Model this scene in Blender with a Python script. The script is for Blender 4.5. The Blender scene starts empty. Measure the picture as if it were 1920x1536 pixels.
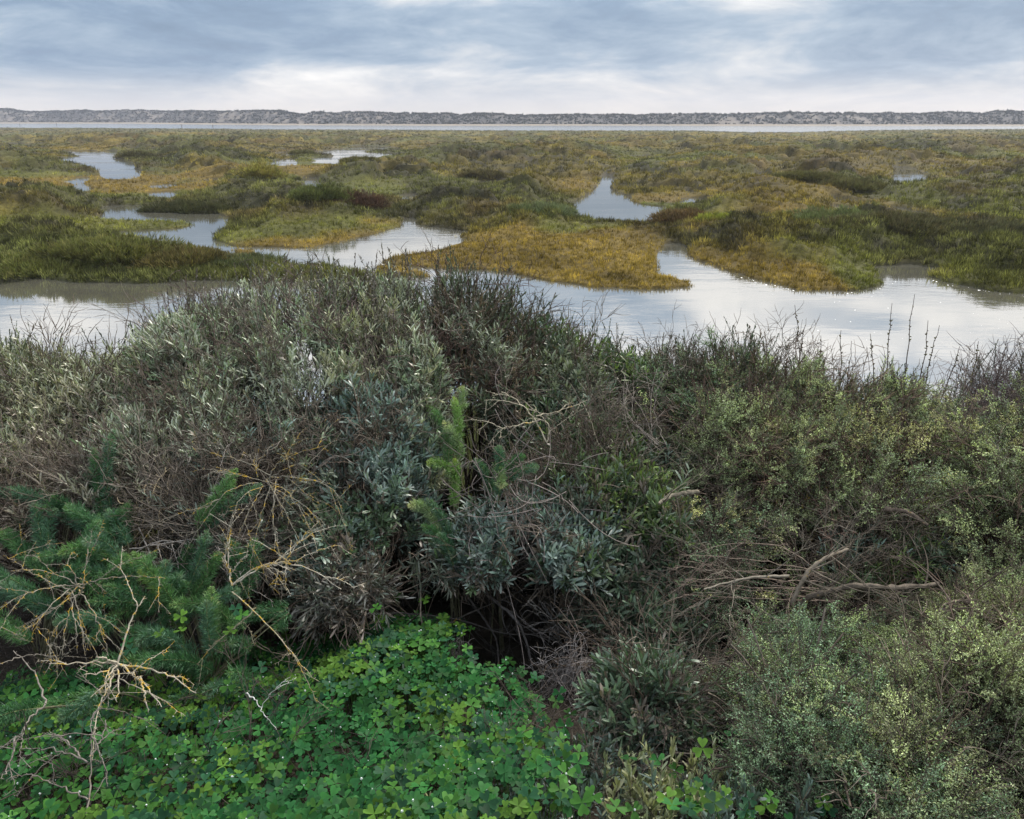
import bpy, math
import numpy as np
from math import radians as R, sin, cos, tan, pi

# ------------------------------------------------------------------ camera, sky, sun, exposure
sc = bpy.context.scene
COL = sc.collection
CAM = np.array([0.0, 0.0, 4.0])
F_PX = 1507.0                       # focal length in pixels of the 1920 wide frame
HORIZON = 222.0
PITCH = math.atan((768 - HORIZON) / F_PX)
cd = bpy.data.cameras.new('camera'); cam = bpy.data.objects.new('camera', cd); COL.objects.link(cam)
cd.sensor_width = 36; cd.lens = 36 * F_PX / 1920; cd.clip_start = 0.05; cd.clip_end = 20000
cam.location = CAM; cam.rotation_euler = (pi / 2 - PITCH, 0, 0)
sc.camera = cam

SUN_EL, SUN_AZ = R(46), R(38)       # azimuth measured from the view direction (+Y) towards +X
w = bpy.data.worlds.new('World'); sc.world = w; w.use_nodes = True
nt = w.node_tree; nt.nodes.clear()


class NB:
    """tiny node builder"""
    def __init__(s, tree): s.t = tree
    def n(s, typ, ins=None, **props):
        nd = s.t.nodes.new(typ)
        for k, v in props.items(): setattr(nd, k, v)
        for k, v in (ins or {}).items():
            if hasattr(v, 'links') or isinstance(v, bpy.types.NodeSocket): s.t.links.new(v, nd.inputs[k])
            else: nd.inputs[k].default_value = v
        return nd
    def m(s, op, a, b=0.0, c=0.0, clamp=False):
        return s.n('ShaderNodeMath', {0: a, 1: b, 2: c}, operation=op, use_clamp=clamp).outputs[0]
    def mix(s, f, a, b, mode='MIX'):
        nd = s.n('ShaderNodeMix', {0: f, 6: a, 7: b}, data_type='RGBA', blend_type=mode)
        return nd.outputs[2]
    def smooth(s, v, a, b, lo=0.0, hi=1.0):
        return s.n('ShaderNodeMapRange', {0: v, 1: a, 2: b, 3: lo, 4: hi}, interpolation_type='SMOOTHSTEP').outputs[0]
    def noise(s, vec, scale, detail=4, rough=0.5, dist=0.0):
        return s.n('ShaderNodeTexNoise', {'Vector': vec, 'Scale': scale, 'Detail': detail, 'Roughness': rough, 'Distortion': dist}).outputs[0]


b = NB(nt)
tc = b.n('ShaderNodeTexCoord').outputs['Generated']
sep = b.n('ShaderNodeSeparateXYZ', {0: tc}); X, Y, Z = sep.outputs
Zp = b.m('MAXIMUM', Z, 0.0)
den = b.m('ADD', Zp, 0.12)
u = b.m('DIVIDE', X, den); v = b.m('DIVIDE', Y, den)
az = b.m('ARCTAN2', X, Y)
cv = b.n('ShaderNodeCombineXYZ', {0: u, 1: b.m('MULTIPLY', v, .7), 2: 3.1}).outputs[0]
cv2 = b.n('ShaderNodeCombineXYZ', {0: b.m('MULTIPLY', az, 3.2), 1: b.m('MULTIPLY', Zp, 12.0), 2: 7.7}).outputs[0]
n1 = b.noise(cv, 0.42, 6, 0.56, 0.35)
n2 = b.noise(cv2, 1.5, 6, 0.58, 0.4)
n3 = b.noise(cv2, 5.5, 6, 0.6, 0.5)
cl = b.m('ADD', b.m('MULTIPLY', n1, 0.30), b.m('MULTIPLY', n2, 0.70))
# the overcast's broad arrangement: a pale band low down, a slate bank above it, paler to the right and overhead
elev = b.n('ShaderNodeValToRGB', {0: b.m('MULTIPLY', Zp, 2.0)})
cr = elev.color_ramp; cr.interpolation = 'EASE'
pts = [(0.0, .60), (0.06, .62), (0.09, .58), (0.125, .40), (0.19, .37), (0.26, .46), (0.33, .62), (0.5, .74), (0.75, .80)]
cr.elements[0].position = 0; cr.elements[0].color = (pts[0][1],) * 3 + (1,)
cr.elements[1].position = pts[-1][0]; cr.elements[1].color = (pts[-1][1],) * 3 + (1,)
for p, q in pts[1:-1]:
    e = cr.elements.new(p); e.color = (q, q, q, 1)
side = b.m('MULTIPLY', b.smooth(az, -0.1, 0.6), b.m('MULTIPLY', b.smooth(Zp, 0.03, 0.06), 0.13))
val = b.m('ADD', b.m('ADD', elev.outputs[0], side), b.m('MULTIPLY', b.m('SUBTRACT', cl, 0.5), b.smooth(Zp, .11, .17, 1.8, 4.2)))
val = b.m('ADD', val, b.m('MULTIPLY', b.m('SUBTRACT', n3, 0.5), 0.30))
sky = b.n('ShaderNodeTexSky', sky_type='NISHITA', sun_disc=False, sun_elevation=SUN_EL, sun_rotation=SUN_AZ, air_density=1.5, dust_density=2.0)
skyc = b.mix(1.0, sky.outputs[0], (0.10, 0.10, 0.10, 1), 'MULTIPLY')
ramp = b.n('ShaderNodeValToRGB', {0: val})
cr = ramp.color_ramp
stops = [(0.10, (.15, .22, .33)), (0.38, (.215, .305, .44)), (0.55, (.32, .41, .53)), (0.75, (.58, .61, .66)), (1.0, (.92, .90, .88))]
cr.elements[0].position = stops[0][0]; cr.elements[0].color = stops[0][1] + (1,)
cr.elements[1].position = stops[-1][0]; cr.elements[1].color = stops[-1][1] + (1,)
for p, q in stops[1:-1]:
    e = cr.elements.new(p); e.color = q + (1,)
low = b.smooth(Zp, 0.055, 0.0, 0.0, 0.75)
clouds = b.mix(low, ramp.outputs[0], (.74, .67, .61, 1))
clouds = b.mix(0.08, clouds, skyc)
gain = b.m('MULTIPLY', b.smooth(Zp, 0.12, 0.6, 1.0, 1.65), b.smooth(Zp, .11, .17, 1.0, 1.4))                      # thinner, brighter cloud high up
clouds = b.n('ShaderNodeVectorMath', {0: clouds, 'Scale': gain}, operation='SCALE').outputs[0]
bg = b.n('ShaderNodeBackground', {0: clouds, 1: 1.0})
out = b.n('ShaderNodeOutputWorld', {0: bg.outputs[0]})

sd = bpy.data.lights.new('sun', 'SUN'); sd.energy = 4.2; sd.angle = R(4); sd.color = (1.0, 0.93, 0.82)
so = bpy.data.objects.new('sun', sd); COL.objects.link(so)
from mathutils import Vector
sdir = Vector((cos(SUN_EL) * sin(SUN_AZ), cos(SUN_EL) * cos(SUN_AZ), sin(SUN_EL)))
so.rotation_euler = (-sdir).to_track_quat('-Z', 'Y').to_euler()
vs = sc.view_settings
vs.view_transform = 'Standard'; vs.look = 'None'; vs.gamma = 1; vs.exposure = 0.32; vs.use_curve_mapping = False
cy = sc.cycles
cy.max_bounces = 6; cy.diffuse_bounces = 3; cy.glossy_bounces = 3; cy.transmission_bounces = 3; cy.volume_bounces = 0; cy.transparent_max_bounces = 6

# ------------------------------------------------------------------ helpers
rng = np.random.default_rng(11)


def at(px, py, D):
    """the point of the place seen at photo pixel (px, py), D metres ahead of the camera"""
    dx, dy, dz = (px - 960) / F_PX, 1.0, -(py - 768) / F_PX
    c, s = cos(PITCH), sin(PITCH)
    y = dy * c + dz * s; z = -dy * s + dz * c
    return np.array([dx / y * D, D, CAM[2] + z / y * D])


def proj(x, y, z):
    """photo pixel of a point (arrays)"""
    c, s = cos(PITCH), sin(PITCH)
    zz = z - CAM[2]
    f = y * c - zz * s; up = y * s + zz * c
    f = np.maximum(f, 1e-3)
    return 960 + x / f * F_PX, 768 - up / f * F_PX


_tab = np.random.default_rng(5).random((256, 256))


def vnoise(x, y, seed=0):
    x = x + seed * 37.17; y = y + seed * 91.31
    xi = np.floor(x).astype(int); yi = np.floor(y).astype(int)
    fx = x - xi; fy = y - yi
    fx = fx * fx * (3 - 2 * fx); fy = fy * fy * (3 - 2 * fy)
    a = _tab[xi & 255, yi & 255]; b_ = _tab[(xi + 1) & 255, yi & 255]
    c = _tab[xi & 255, (yi + 1) & 255]; d = _tab[(xi + 1) & 255, (yi + 1) & 255]
    return (a * (1 - fx) + b_ * fx) * (1 - fy) + (c * (1 - fx) + d * fx) * fy


def fbm(x, y, seed=0, octs=4):
    s = 0; a = 1; t = 0
    for i in range(octs):
        s = s + a * vnoise(x * 2 ** i, y * 2 ** i, seed + i); t += a; a *= 0.55
    return s / t


def sstep(x, a, b_):
    t = np.clip((x - a) / (b_ - a), 0, 1)
    return t * t * (3 - 2 * t)


def inpoly(px, py, poly):
    r = np.zeros(px.shape, bool)
    n = len(poly)
    for i in range(n):
        x1, y1 = poly[i]; x2, y2 = poly[(i + 1) % n]
        if y1 == y2: continue
        c = ((y1 > py) != (y2 > py)) & (px < (x2 - x1) * (py - y1) / (y2 - y1) + x1)
        r ^= c
    return r


def fit(px, py, D, clear=0.05):
    """like at(), but never closer than clear above the bank"""
    while True:
        p = at(px, py, D)
        if D < 1.2 or p[2] >= float(bank_z(p[0:1], p[1:2])[0]) + clear: return p
        D -= .02


class Geo:
    def __init__(s): s.V = []; s.F = []; s.C = []; s.n = 0
    def add(s, V, F, col):
        V = np.asarray(V, float).reshape(-1, 3)
        if len(V) == 0: return
        if not isinstance(F, list): F = [F]
        for f in F: s.F.append(np.asarray(f, int) + s.n)
        col = np.asarray(col, float)
        if col.ndim == 1: col = np.repeat(col[None], len(V), 0)
        s.V.append(V); s.C.append(col); s.n += len(V)
    def build(s, name, mat, parent=None, origin=(0, 0, 0), smooth=False):
        V = np.concatenate(s.V) - np.asarray(origin); C = np.concatenate(s.C)
        me = bpy.data.meshes.new(name)
        me.vertices.add(len(V)); me.vertices.foreach_set('co', V.astype(np.float32).ravel())
        li = np.concatenate([f.ravel() for f in s.F])
        tot = np.concatenate([np.full(len(f), f.shape[1]) for f in s.F])
        st = np.concatenate([[0], np.cumsum(tot)[:-1]])
        me.loops.add(len(li)); me.loops.foreach_set('vertex_index', li.astype(np.int32))
        me.polygons.add(len(tot)); me.polygons.foreach_set('loop_start', st.astype(np.int32))
        try: me.polygons.foreach_set('loop_total', tot.astype(np.int32))
        except Exception: pass
        me.update(calc_edges=True)
        at_ = me.attributes.new('tint', 'FLOAT_COLOR', 'POINT')
        at_.data.foreach_set('color', np.concatenate([C, np.ones((len(C), 1))], 1).astype(np.float32).ravel())
        if smooth: me.polygons.foreach_set('use_smooth', np.ones(len(tot), bool))
        me.materials.append(mat)
        o = bpy.data.objects.new(name, me); COL.objects.link(o)
        if parent is not None: o.parent = parent
        else: o.location = origin
        return o


def tag(o, label=None, cat=None, group=None, kind=None):
    if label: o['label'] = label
    if cat: o['category'] = cat
    if group: o['group'] = group
    if kind: o['kind'] = kind
    return o


def thing(name, loc, label, cat, group=None):
    o = bpy.data.objects.new(name, None); COL.objects.link(o)
    o.location = loc; o.empty_display_size = 0.1
    return tag(o, label, cat, group)


def unit(v): return v / np.maximum(np.linalg.norm(v, axis=-1, keepdims=True), 1e-9)


def frames(d, r=None, scale=None):
    """(N,3,3) matrices whose third column is d, random roll"""
    r = r or rng
    d = unit(np.asarray(d, float)); n = len(d)
    ref = np.where(np.abs(d[:, 2:3]) < .9, np.array([[0, 0, 1.]]), np.array([[1., 0, 0]]))
    a = unit(np.cross(ref, d)); b_ = np.cross(d, a)
    ph = r.random(n)[:, None] * 2 * pi
    x = a * np.cos(ph) + b_ * np.sin(ph); y = np.cross(d, x)
    M = np.stack([x, y, d], axis=2)
    if scale is not None: M = M * np.asarray(scale)[:, None, None]
    return M


def inst(geo, T, M, loc, col):
    """many copies of a small template as one mesh's geometry"""
    V, F, C = T
    n, k = len(loc), len(V)
    if n == 0: return
    W = np.einsum('nij,vj->nvi', M, V) + loc[:, None, :]
    CC = (col[:, None, :] * C[None]).reshape(-1, 3)
    off = (np.arange(n) * k)[:, None, None]
    geo.add(W.reshape(-1, 3), [(f[None] + off).reshape(-1, f.shape[1]) for f in F], CC)


def tubes(P, Rr, sides=4):
    """P (N,k,3) paths, Rr (N,k) radii -> V, F"""
    P = np.asarray(P, float); Rr = np.asarray(Rr, float)
    N, k, _ = P.shape
    T = np.gradient(P, axis=1); T = unit(T)
    ref = np.where(np.abs(T[:, :1, 2:3]) < .8, np.array([[[0, 0, 1.]]]), np.array([[[1., 0, 0]]]))
    ref = np.repeat(ref, k, 1)
    a = unit(np.cross(T, ref)); b_ = np.cross(T, a)
    ang = np.arange(sides) * 2 * pi / sides
    V = P[:, :, None] + Rr[:, :, None, None] * (a[:, :, None] * np.cos(ang)[None, None, :, None] + b_[:, :, None] * np.sin(ang)[None, None, :, None])
    i = np.arange(k - 1)[:, None] * sides; j = np.arange(sides)[None]; j2 = (j + 1) % sides
    q = np.stack([i + j, i + j2, i + sides + j2, i + sides + j], -1).reshape(-1, 4)
    F = (q[None] + (np.arange(N) * k * sides)[:, None, None]).reshape(-1, 4)
    return V.reshape(-1, 3), F


def bezier(a, b_, c, k):
    t = np.linspace(0, 1, k)[None, :, None]
    return a[:, None] * (1 - t) ** 2 + b_[:, None] * 2 * t * (1 - t) + c[:, None] * t ** 2


# ------------------------------------------------------------------ materials
def new_mat(name):
    m = bpy.data.materials.new(name); m.use_nodes = True
    m.node_tree.nodes.clear()
    return m, NB(m.node_tree)


def leaf_mat(name, trans=0.25, rough=0.5, spec=0.3, nscale=60.0, var=0.35, gain=1.0):
    m, b = new_mat(name)
    a = b.n('ShaderNodeAttribute', attribute_name='tint').outputs['Color']
    pos = b.n('ShaderNodeNewGeometry').outputs['Position']
    nz = b.noise(pos, nscale, 3, 0.6)
    f = b.m('MULTIPLY_ADD', nz, 2 * var, (1 - var)); f = b.m('MULTIPLY', f, gain)
    c = b.n('ShaderNodeVectorMath', {0: a, 'Scale': f}, operation='SCALE').outputs[0]
    p = b.n('ShaderNodeBsdfPrincipled', {'Base Color': c, 'Roughness': rough, 'Specular IOR Level': spec})
    t = b.n('ShaderNodeBsdfTranslucent', {'Color': b.mix(1.0, c, (1.0, 1.15, .55, 1), 'MULTIPLY')})
    mx = b.n('ShaderNodeMixShader', {0: trans, 1: p.outputs[0], 2: t.outputs[0]})
    b.n('ShaderNodeOutputMaterial', {0: mx.outputs[0]})
    return m


def bark_mat(name, lichen=0.0, rough=0.9):
    m, b = new_mat(name)
    a = b.n('ShaderNodeAttribute', attribute_name='tint').outputs['Color']
    pos = b.n('ShaderNodeNewGeometry').outputs['Position']
    nz = b.noise(pos, 45, 5, 0.65)
    c = b.n('ShaderNodeVectorMath', {0: a, 'Scale': b.smooth(nz, 0.25, 0.75, .55, 1.5)}, operation='SCALE').outputs[0]
    if lichen > 0:
        ln = b.noise(pos, 16, 5, 0.75)
        ln2 = b.noise(pos, 70, 3, 0.6)
        k = b.m('MULTIPLY', b.smooth(ln, 0.62 - lichen * .3, 0.70 - lichen * .3), b.smooth(ln2, .40, .55))
        c = b.mix(k, c, (0.36, 0.235, 0.03, 1))
    bp = b.n('ShaderNodeBump', {'Strength': 0.6, 'Distance': 0.002, 'Height': nz})
    p = b.n('ShaderNodeBsdfPrincipled', {'Base Color': c, 'Roughness': rough, 'Specular IOR Level': .2, 'Normal': bp.outputs[0]})
    b.n('ShaderNodeOutputMaterial', {0: p.outputs[0]})
    return m


M_silver = leaf_mat('silver_leaf', 0.18, 0.42, 0.5, 40, .5)
M_fleshy = leaf_mat('fleshy_leaf', 0.25, 0.5, 0.35, 30, .4)
M_needle = leaf_mat('needle', 0.30, 0.5, 0.3, 25, .35)
M_clover = leaf_mat('clover_leaf', 0.28, 0.55, 0.10, 50, .40, .82)
M_marsh = leaf_mat('marsh_plants', 0.20, 0.8, 0.1, 1.2, .35)
M_twig = bark_mat('twig_bark')
M_dead = bark_mat('dead_wood', 0.10)
M_lichen = bark_mat('lichen_wood', 0.42)


def ground_mat(name, cols, scale, bump=0.5, dist=0.03, use_tint=False):
    m, b = new_mat(name)
    pos = b.n('ShaderNodeNewGeometry').outputs['Position']
    n1 = b.noise(pos, scale, 8, 0.65); n2 = b.noise(pos, scale * 9, 6, 0.7)
    r = b.n('ShaderNodeValToRGB', {0: b.m('ADD', b.m('MULTIPLY', n1, .6), b.m('MULTIPLY', n2, .4))})
    cr = r.color_ramp
    cr.elements[0].position = .35; cr.elements[0].color = cols[0] + (1,)
    cr.elements[1].position = .65; cr.elements[1].color = cols[-1] + (1,)
    for i, c in enumerate(cols[1:-1]):
        e = cr.elements.new(.35 + .3 * (i + 1) / (len(cols) - 1)); e.color = c + (1,)
    c = r.outputs[0]
    if use_tint:
        a = b.n('ShaderNodeAttribute', attribute_name='tint').outputs['Color']
        c = b.n('ShaderNodeVectorMath', {0: a, 'Scale': b.smooth(n2, .3, .7, .6, 1.4)}, operation='SCALE').outputs[0]
    bp = b.n('ShaderNodeBump', {'Strength': bump, 'Distance': dist, 'Height': n2})
    p = b.n('ShaderNodeBsdfPrincipled', {'Base Color': c, 'Roughness': 0.95, 'Specular IOR Level': .15, 'Normal': bp.outputs[0]})
    b.n('ShaderNodeOutputMaterial', {0: p.outputs[0]})
    return m


M_soil = ground_mat('soil', [(.010, .008, .006), (.022, .018, .013), (.04, .033, .024)], 3)
M_marshground = ground_mat('marsh_ground', [(.03, .03, .015), (.1, .08, .04)], .8, .8, .05, True)
M_sand = ground_mat('sand', [(.13, .11, .085), (.20, .17, .13)], .05)
M_dune = ground_mat('dune_cover', [(.03, .03, .025), (.1, .08, .04)], .2, .6, .5, True)

# water: muddy shallow tide water, small ripples in patches
M_water, b = new_mat('tidal_water')
pos = b.n('ShaderNodeNewGeometry').outputs['Position']
mp = b.n('ShaderNodeMapping', {0: pos, 3: (0.45, 0.9, 1.0)}).outputs[0]
patch = b.smooth(b.noise(b.n('ShaderNodeMapping', {0: pos, 3: (0.10, 0.22, 1)}).outputs[0], 1.0, 4, .6), .42, .66)
rip = b.noise(mp, 5.0, 4, .6, .4); big = b.noise(mp, 0.7, 3, .5)
h = b.m('ADD', b.m('MULTIPLY', rip, b.m('MULTIPLY_ADD', patch, .020, .0015)), b.m('MULTIPLY', big, .008))
bp = b.n('ShaderNodeBump', {'Strength': 0.35, 'Distance': 1.0, 'Height': h})
mud = b.mix(b.noise(pos, .25, 4, .6), (.045, .045, .036, 1), (.08, .076, .06, 1))
p = b.n('ShaderNodeBsdfPrincipled', {'Base Color': mud, 'Roughness': b.smooth(b.n('ShaderNodeSeparateXYZ', {0: pos}).outputs[1], 150, 300, .045, .16), 'IOR': 5.0, 'Specular IOR Level': .5, 'Normal': bp.outputs[0]})
b.n('ShaderNodeOutputMaterial', {0: p.outputs[0]})

M_drop, b = new_mat('dew')
p = b.n('ShaderNodeBsdfPrincipled', {'Base Color': (.9, .95, .95, 1), 'Roughness': .03, 'IOR': 1.8, 'Specular IOR Level': 1.0, 'Transmission Weight': .3})
b.n('ShaderNodeOutputMaterial', {0: p.outputs[0]})
M_foam_glint, b = new_mat('foam_glints')
p = b.n('ShaderNodeBsdfPrincipled', {'Base Color': (.85, .85, .82, 1), 'Roughness': .5})
b.n('ShaderNodeOutputMaterial', {0: p.outputs[0]})

# ------------------------------------------------------------------ water sheet, sea bed
g = Geo()
g.add([(-3000, -20, 0), (3000, -20, 0), (3000, 4000, 0), (-3000, 4000, 0)], np.array([[0, 1, 2, 3]]), (1, 1, 1))
tag(g.build('water', M_water), kind='structure')


# ------------------------------------------------------------------ near bank
def bank_z(x, D):
    z = np.where(D < 3, 2.35 - .4 * (D - 1.45), 1.73 - .22 * (D - 3))
    z = np.where(D < 1.0, 2.53, z)
    z = z + (fbm(x * 1.2 + 9, D * 1.2, 3) - .5) * .16 * sstep(D, 0.5, 3) - 0.0
    return z


xs = np.linspace(-16, 16, 260); ys = np.linspace(-8, 14.5, 220)
GX, GY = np.meshgrid(xs, ys)
GZ = bank_z(GX, GY)
shore = 11.2 + (fbm(GX * .35, GX * 0 + 2, 8) - .5) * 1.2 + np.where(GX > 2, 0.0, 0)
GZ = np.where(GY > shore - 1.2, GZ - sstep(GY, shore - 1.2, shore + .6) * .9, GZ)


def grid_faces(nr, nc):
    i = np.arange(nr - 1)[:, None] * nc; j = np.arange(nc - 1)[None]
    return np.stack([i + j, i + j + 1, i + nc + j + 1, i + nc + j], -1).reshape(-1, 4)


g = Geo(); g.add(np.stack([GX, GY, GZ], -1).reshape(-1, 3), grid_faces(*GX.shape), (1, 1, 1))
tag(g.build('bank', M_soil, smooth=True), kind='structure')

# ------------------------------------------------------------------ the salt marsh: where water lies, read off as outlines on the ground
W_MAIN = [(-700, 520), (0, 520), (120, 528), (260, 535), (380, 527), (600, 530), (850, 527), (800, 512), (700, 500), (560, 486), (420, 466),
          (430, 462), (500, 464), (570, 466), (640, 452), (700, 440), (765, 424), (752, 408), (772, 407), (792, 424), (895, 436), (840, 450),
          (740, 466), (685, 482), (700, 495), (820, 506), (890, 506), (960, 512), (1010, 525), (1100, 540), (1220, 543), (1325, 536),
          (1290, 515), (1228, 495), (1235, 458), (1285, 455), (1282, 480), (1330, 495), (1400, 520), (1500, 545), (1600, 546), (1665, 535),
          (1640, 500), (1700, 497), (1770, 505), (1730, 520), (1830, 540), (1920, 552), (2600, 575), (2600, 4000), (-700, 4000)]
POOLS = [W_MAIN,
         [(130, 434), (300, 446), (350, 458), (430, 466), (440, 460), (385, 446), (402, 427), (428, 412), (400, 394), (330, 384), (200, 386), (175, 397), (270, 401), (340, 402), (388, 409), (388, 418), (330, 430), (240, 434)],
         [(90, 282), (222, 283), (215, 292), (262, 309), (238, 319), (193, 317), (180, 302), (140, 290)],
         [(508, 290), (525, 286), (556, 284), (548, 294), (520, 296)],
         [(570, 287), (655, 278), (662, 272), (735, 276), (745, 281), (680, 284), (640, 293), (600, 289)],
         [(558, 332), (595, 334), (608, 345), (585, 348)],
         [(636, 368), (705, 366), (690, 376), (660, 377)],
         [(750, 355), (782, 346), (776, 357), (760, 360)],
         [(1068, 382), (1110, 362), (1122, 345), (1128, 330), (1142, 321), (1146, 324), (1137, 338), (1150, 360), (1178, 368), (1185, 381), (1268, 391), (1240, 399), (1170, 403), (1110, 391)],
         [(1280, 357), (1324, 359), (1322, 365), (1283, 363)],
         [(1676, 311), (1712, 316), (1742, 332), (1735, 338), (1700, 333), (1680, 324)],
         [(1688, 393), (1750, 401), (1756, 412), (1742, 421), (1712, 405)],
         [(1380, 252), (1402, 253), (1400, 256), (1382, 256)],
         [(272, 349), (320, 345), (332, 349), (300, 356)],
         [(120, 340), (160, 331), (168, 335), (145, 348)],
         [(870, 331), (962, 321), (972, 325), (900, 334)],
         [(1412, 327), (1442, 327), (1442, 334), (1420, 336)],
         [(380, 322), (402, 321), (402, 326), (384, 327)],
         [(1640, 384), (1700, 392), (1712, 404), (1680, 398)],
         [(1120, 320), (1148, 316), (1150, 322), (1138, 326)], [(1560, 370), (1640, 380), (1645, 386), (1560, 375)],
         [(-40, 258), (60, 257), (70, 260), (-40, 262)], [(840, 262), (905, 259), (920, 262), (860, 265)], [(1550, 256), (1600, 255), (1610, 258), (1560, 259)],
         [(430, 351), (470, 349), (480, 353), (440, 355)], [(820, 352), (870, 350), (880, 354), (835, 356)], [(1180, 292), (1250, 290), (1262, 293), (1200, 296)],
         [(1820, 300), (1880, 297), (1900, 301), (1840, 304)]]
GOLD = [[(-300, 402), (200, 400), (385, 404), (388, 420), (330, 432), (160, 440), (-300, 450)],
        [(372, 447), (480, 425), (600, 408), (750, 405), (770, 420), (690, 440), (630, 458), (560, 468), (440, 462)],
        [(680, 484), (760, 460), (900, 436), (1080, 418), (1230, 436), (1245, 455), (1225, 490), (1295, 515), (1330, 538), (1220, 545), (1100, 542), (950, 512), (820, 506)],
        [(1285, 452), (1400, 480), (1560, 488), (1640, 503), (1655, 530), (1500, 548), (1400, 518), (1290, 487)],
        [(-300, 322), (200, 322), (330, 312), (400, 322), (430, 338), (300, 366), (-300, 376)],
        [(630, 336), (760, 336), (752, 358), (610, 362)],
        [(1170, 360), (1300, 360), (1290, 386), (1200, 384)],
        [(1240, 398), (1500, 398), (1650, 420), (1500, 432), (1250, 418)],
        [(430, 300), (620, 296), (700, 312), (560, 326), (420, 322)],
        [(1060, 330), (1110, 325), (1110, 350), (1040, 362)]]
HEDGE = [(-400, 462), (0, 464), (330, 468), (440, 478), (560, 486), (700, 500), (850, 525), (600, 532), (300, 537), (0, 525), (-400, 525)]

FARX = np.array([-1600, -700, 0, 240, 480, 960, 1300, 1440, 1520, 1620, 1920, 2700, 3600])
FARY = np.array([236.0, 236, 237, 238, 240.5, 243, 243.5, 247, 246, 242.5, 240, 239, 239]) + 2.8
NR, NC = 900, 720
Dr = 12.0 * (460 / 12.0) ** np.linspace(0, 1, NR)
tx = np.linspace(-.92, .92, NC)
TX, DD = np.meshgrid(tx, Dr)
XX = TX * DD
wob = (fbm(XX * .9, DD * .9, 21, 3) - .5)
XXw = XX + wob * .7; DDw = DD + (fbm(XX * .9, DD * .9, 31, 3) - .5) * .7
water = np.zeros(XX.shape, bool)
p0 = proj(XXw, DDw, np.zeros_like(XX)); p1 = proj(XXw, DDw, .09 + .0065 * DDw)
p2 = proj(XXw, DDw, np.where(DDw > 30, .12 + .0095 * DDw, 0.05))
for P in POOLS:
    pp_ = p1 if P is W_MAIN or P is POOLS[1] else p2
    water |= inpoly(p0[0], p0[1], P) | inpoly(p1[0], p1[1], P) | inpoly(pp_[0], pp_[1], P)
far = p0[1] < np.interp(p0[0], FARX, FARY)
water |= far
gold = np.zeros(XX.shape)
pg = proj(XXw, DDw, np.full_like(XX, .25))
for P in GOLD: gold = np.maximum(gold, inpoly(pg[0], pg[1], P).astype(float))
hedge = inpoly(pg[0], pg[1], HEDGE).astype(float)


def blur(a, n, it=2):
    for _ in range(it):
        for ax in (0, 1):
            c = np.cumsum(np.pad(a, [(n + 1, n) if k == ax else (0, 0) for k in (0, 1)], mode='edge'), axis=ax)
            if ax == 0: a = (c[2 * n + 1:] - c[:-2 * n - 1]) / (2 * n + 1)
            else: a = (c[:, 2 * n + 1:] - c[:, :-2 * n - 1]) / (2 * n + 1)
    return a


land = 1 - water.astype(float)
landS = blur(land, 3); landW = blur(land, 7)
goldS = blur(gold, 4); hedgeS = blur(hedge, 4)
natgold = sstep(fbm(XX * .07 + 3, DD * .05, 41, 4), .53, .63) * sstep(200 - DD, 0, 120) * .40
goldA = np.clip(goldS + natgold * (1 - sstep(hedgeS, .1, .5)), 0, 1)
m1 = fbm(XX * .30, DD * .22, 51, 4); m2 = fbm(XX * .9, DD * .8, 61, 3); m3 = fbm(XX * .05, DD * .04, 71, 3)
mound = np.clip((m1 - .42) * 2.6, 0, 1) ** 1.3
Hm = .14 + .50 * mound * (1 - .85 * goldA) + .34 * (m2 - .4) * (1 - .7 * goldA) + .10 * goldA * (m1)
cush = sstep(fbm(XX * .20, DD * .19, 55, 3), .47, .505) * .42 + sstep(fbm(XX * .42 + 3, DD * .33, 56, 3), .50, .56) * .20
Hm = Hm * .75 + cush * (1 - .8 * goldA) * (1 + .6 * sstep(DD, 28, 60)) - .02
# crests of turf along the creeks, hummocks farther off
Hm = Hm + .18 * sstep(DD, 60, 160) * (fbm(XX * .12, DD * .07, 81, 3) - .35) * 2
Hm = Hm * (1 - .9 * hedgeS) + hedgeS * (.06 + .30 * m2 + .26 * sstep(fbm(XX * 1.1, DD * 1.3, 57, 2), .45, .58))
Hm = Hm + .15 * sstep(fbm(XX * 1.5 + 3, DD * 1.3, 58, 2), .48, .60) * (1 - .7 * goldA) * (1 - hedgeS)
landX = blur(land, 16)
Hm = Hm * (1 - .6 * sstep(DD, 130, 260))
Hm = Hm * (.30 + .70 * sstep(landW, .45, .95)) * (.25 + .75 * sstep(landX, .86, 1.0))
e = sstep(landS, .42, .72)
Hg = -0.18 + e * (.18 + .02) + e * np.maximum(Hm, .04)
far_s = blur(far.astype(float), 2)
C_gold = np.array([.165, .115, .026]); C_olive = np.array([.125, .10, .028]); C_grey = np.array([.075, .08, .032]); C_brown = np.array([.09, .06, .028]); C_dk = np.array([.05, .055, .032])


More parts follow.
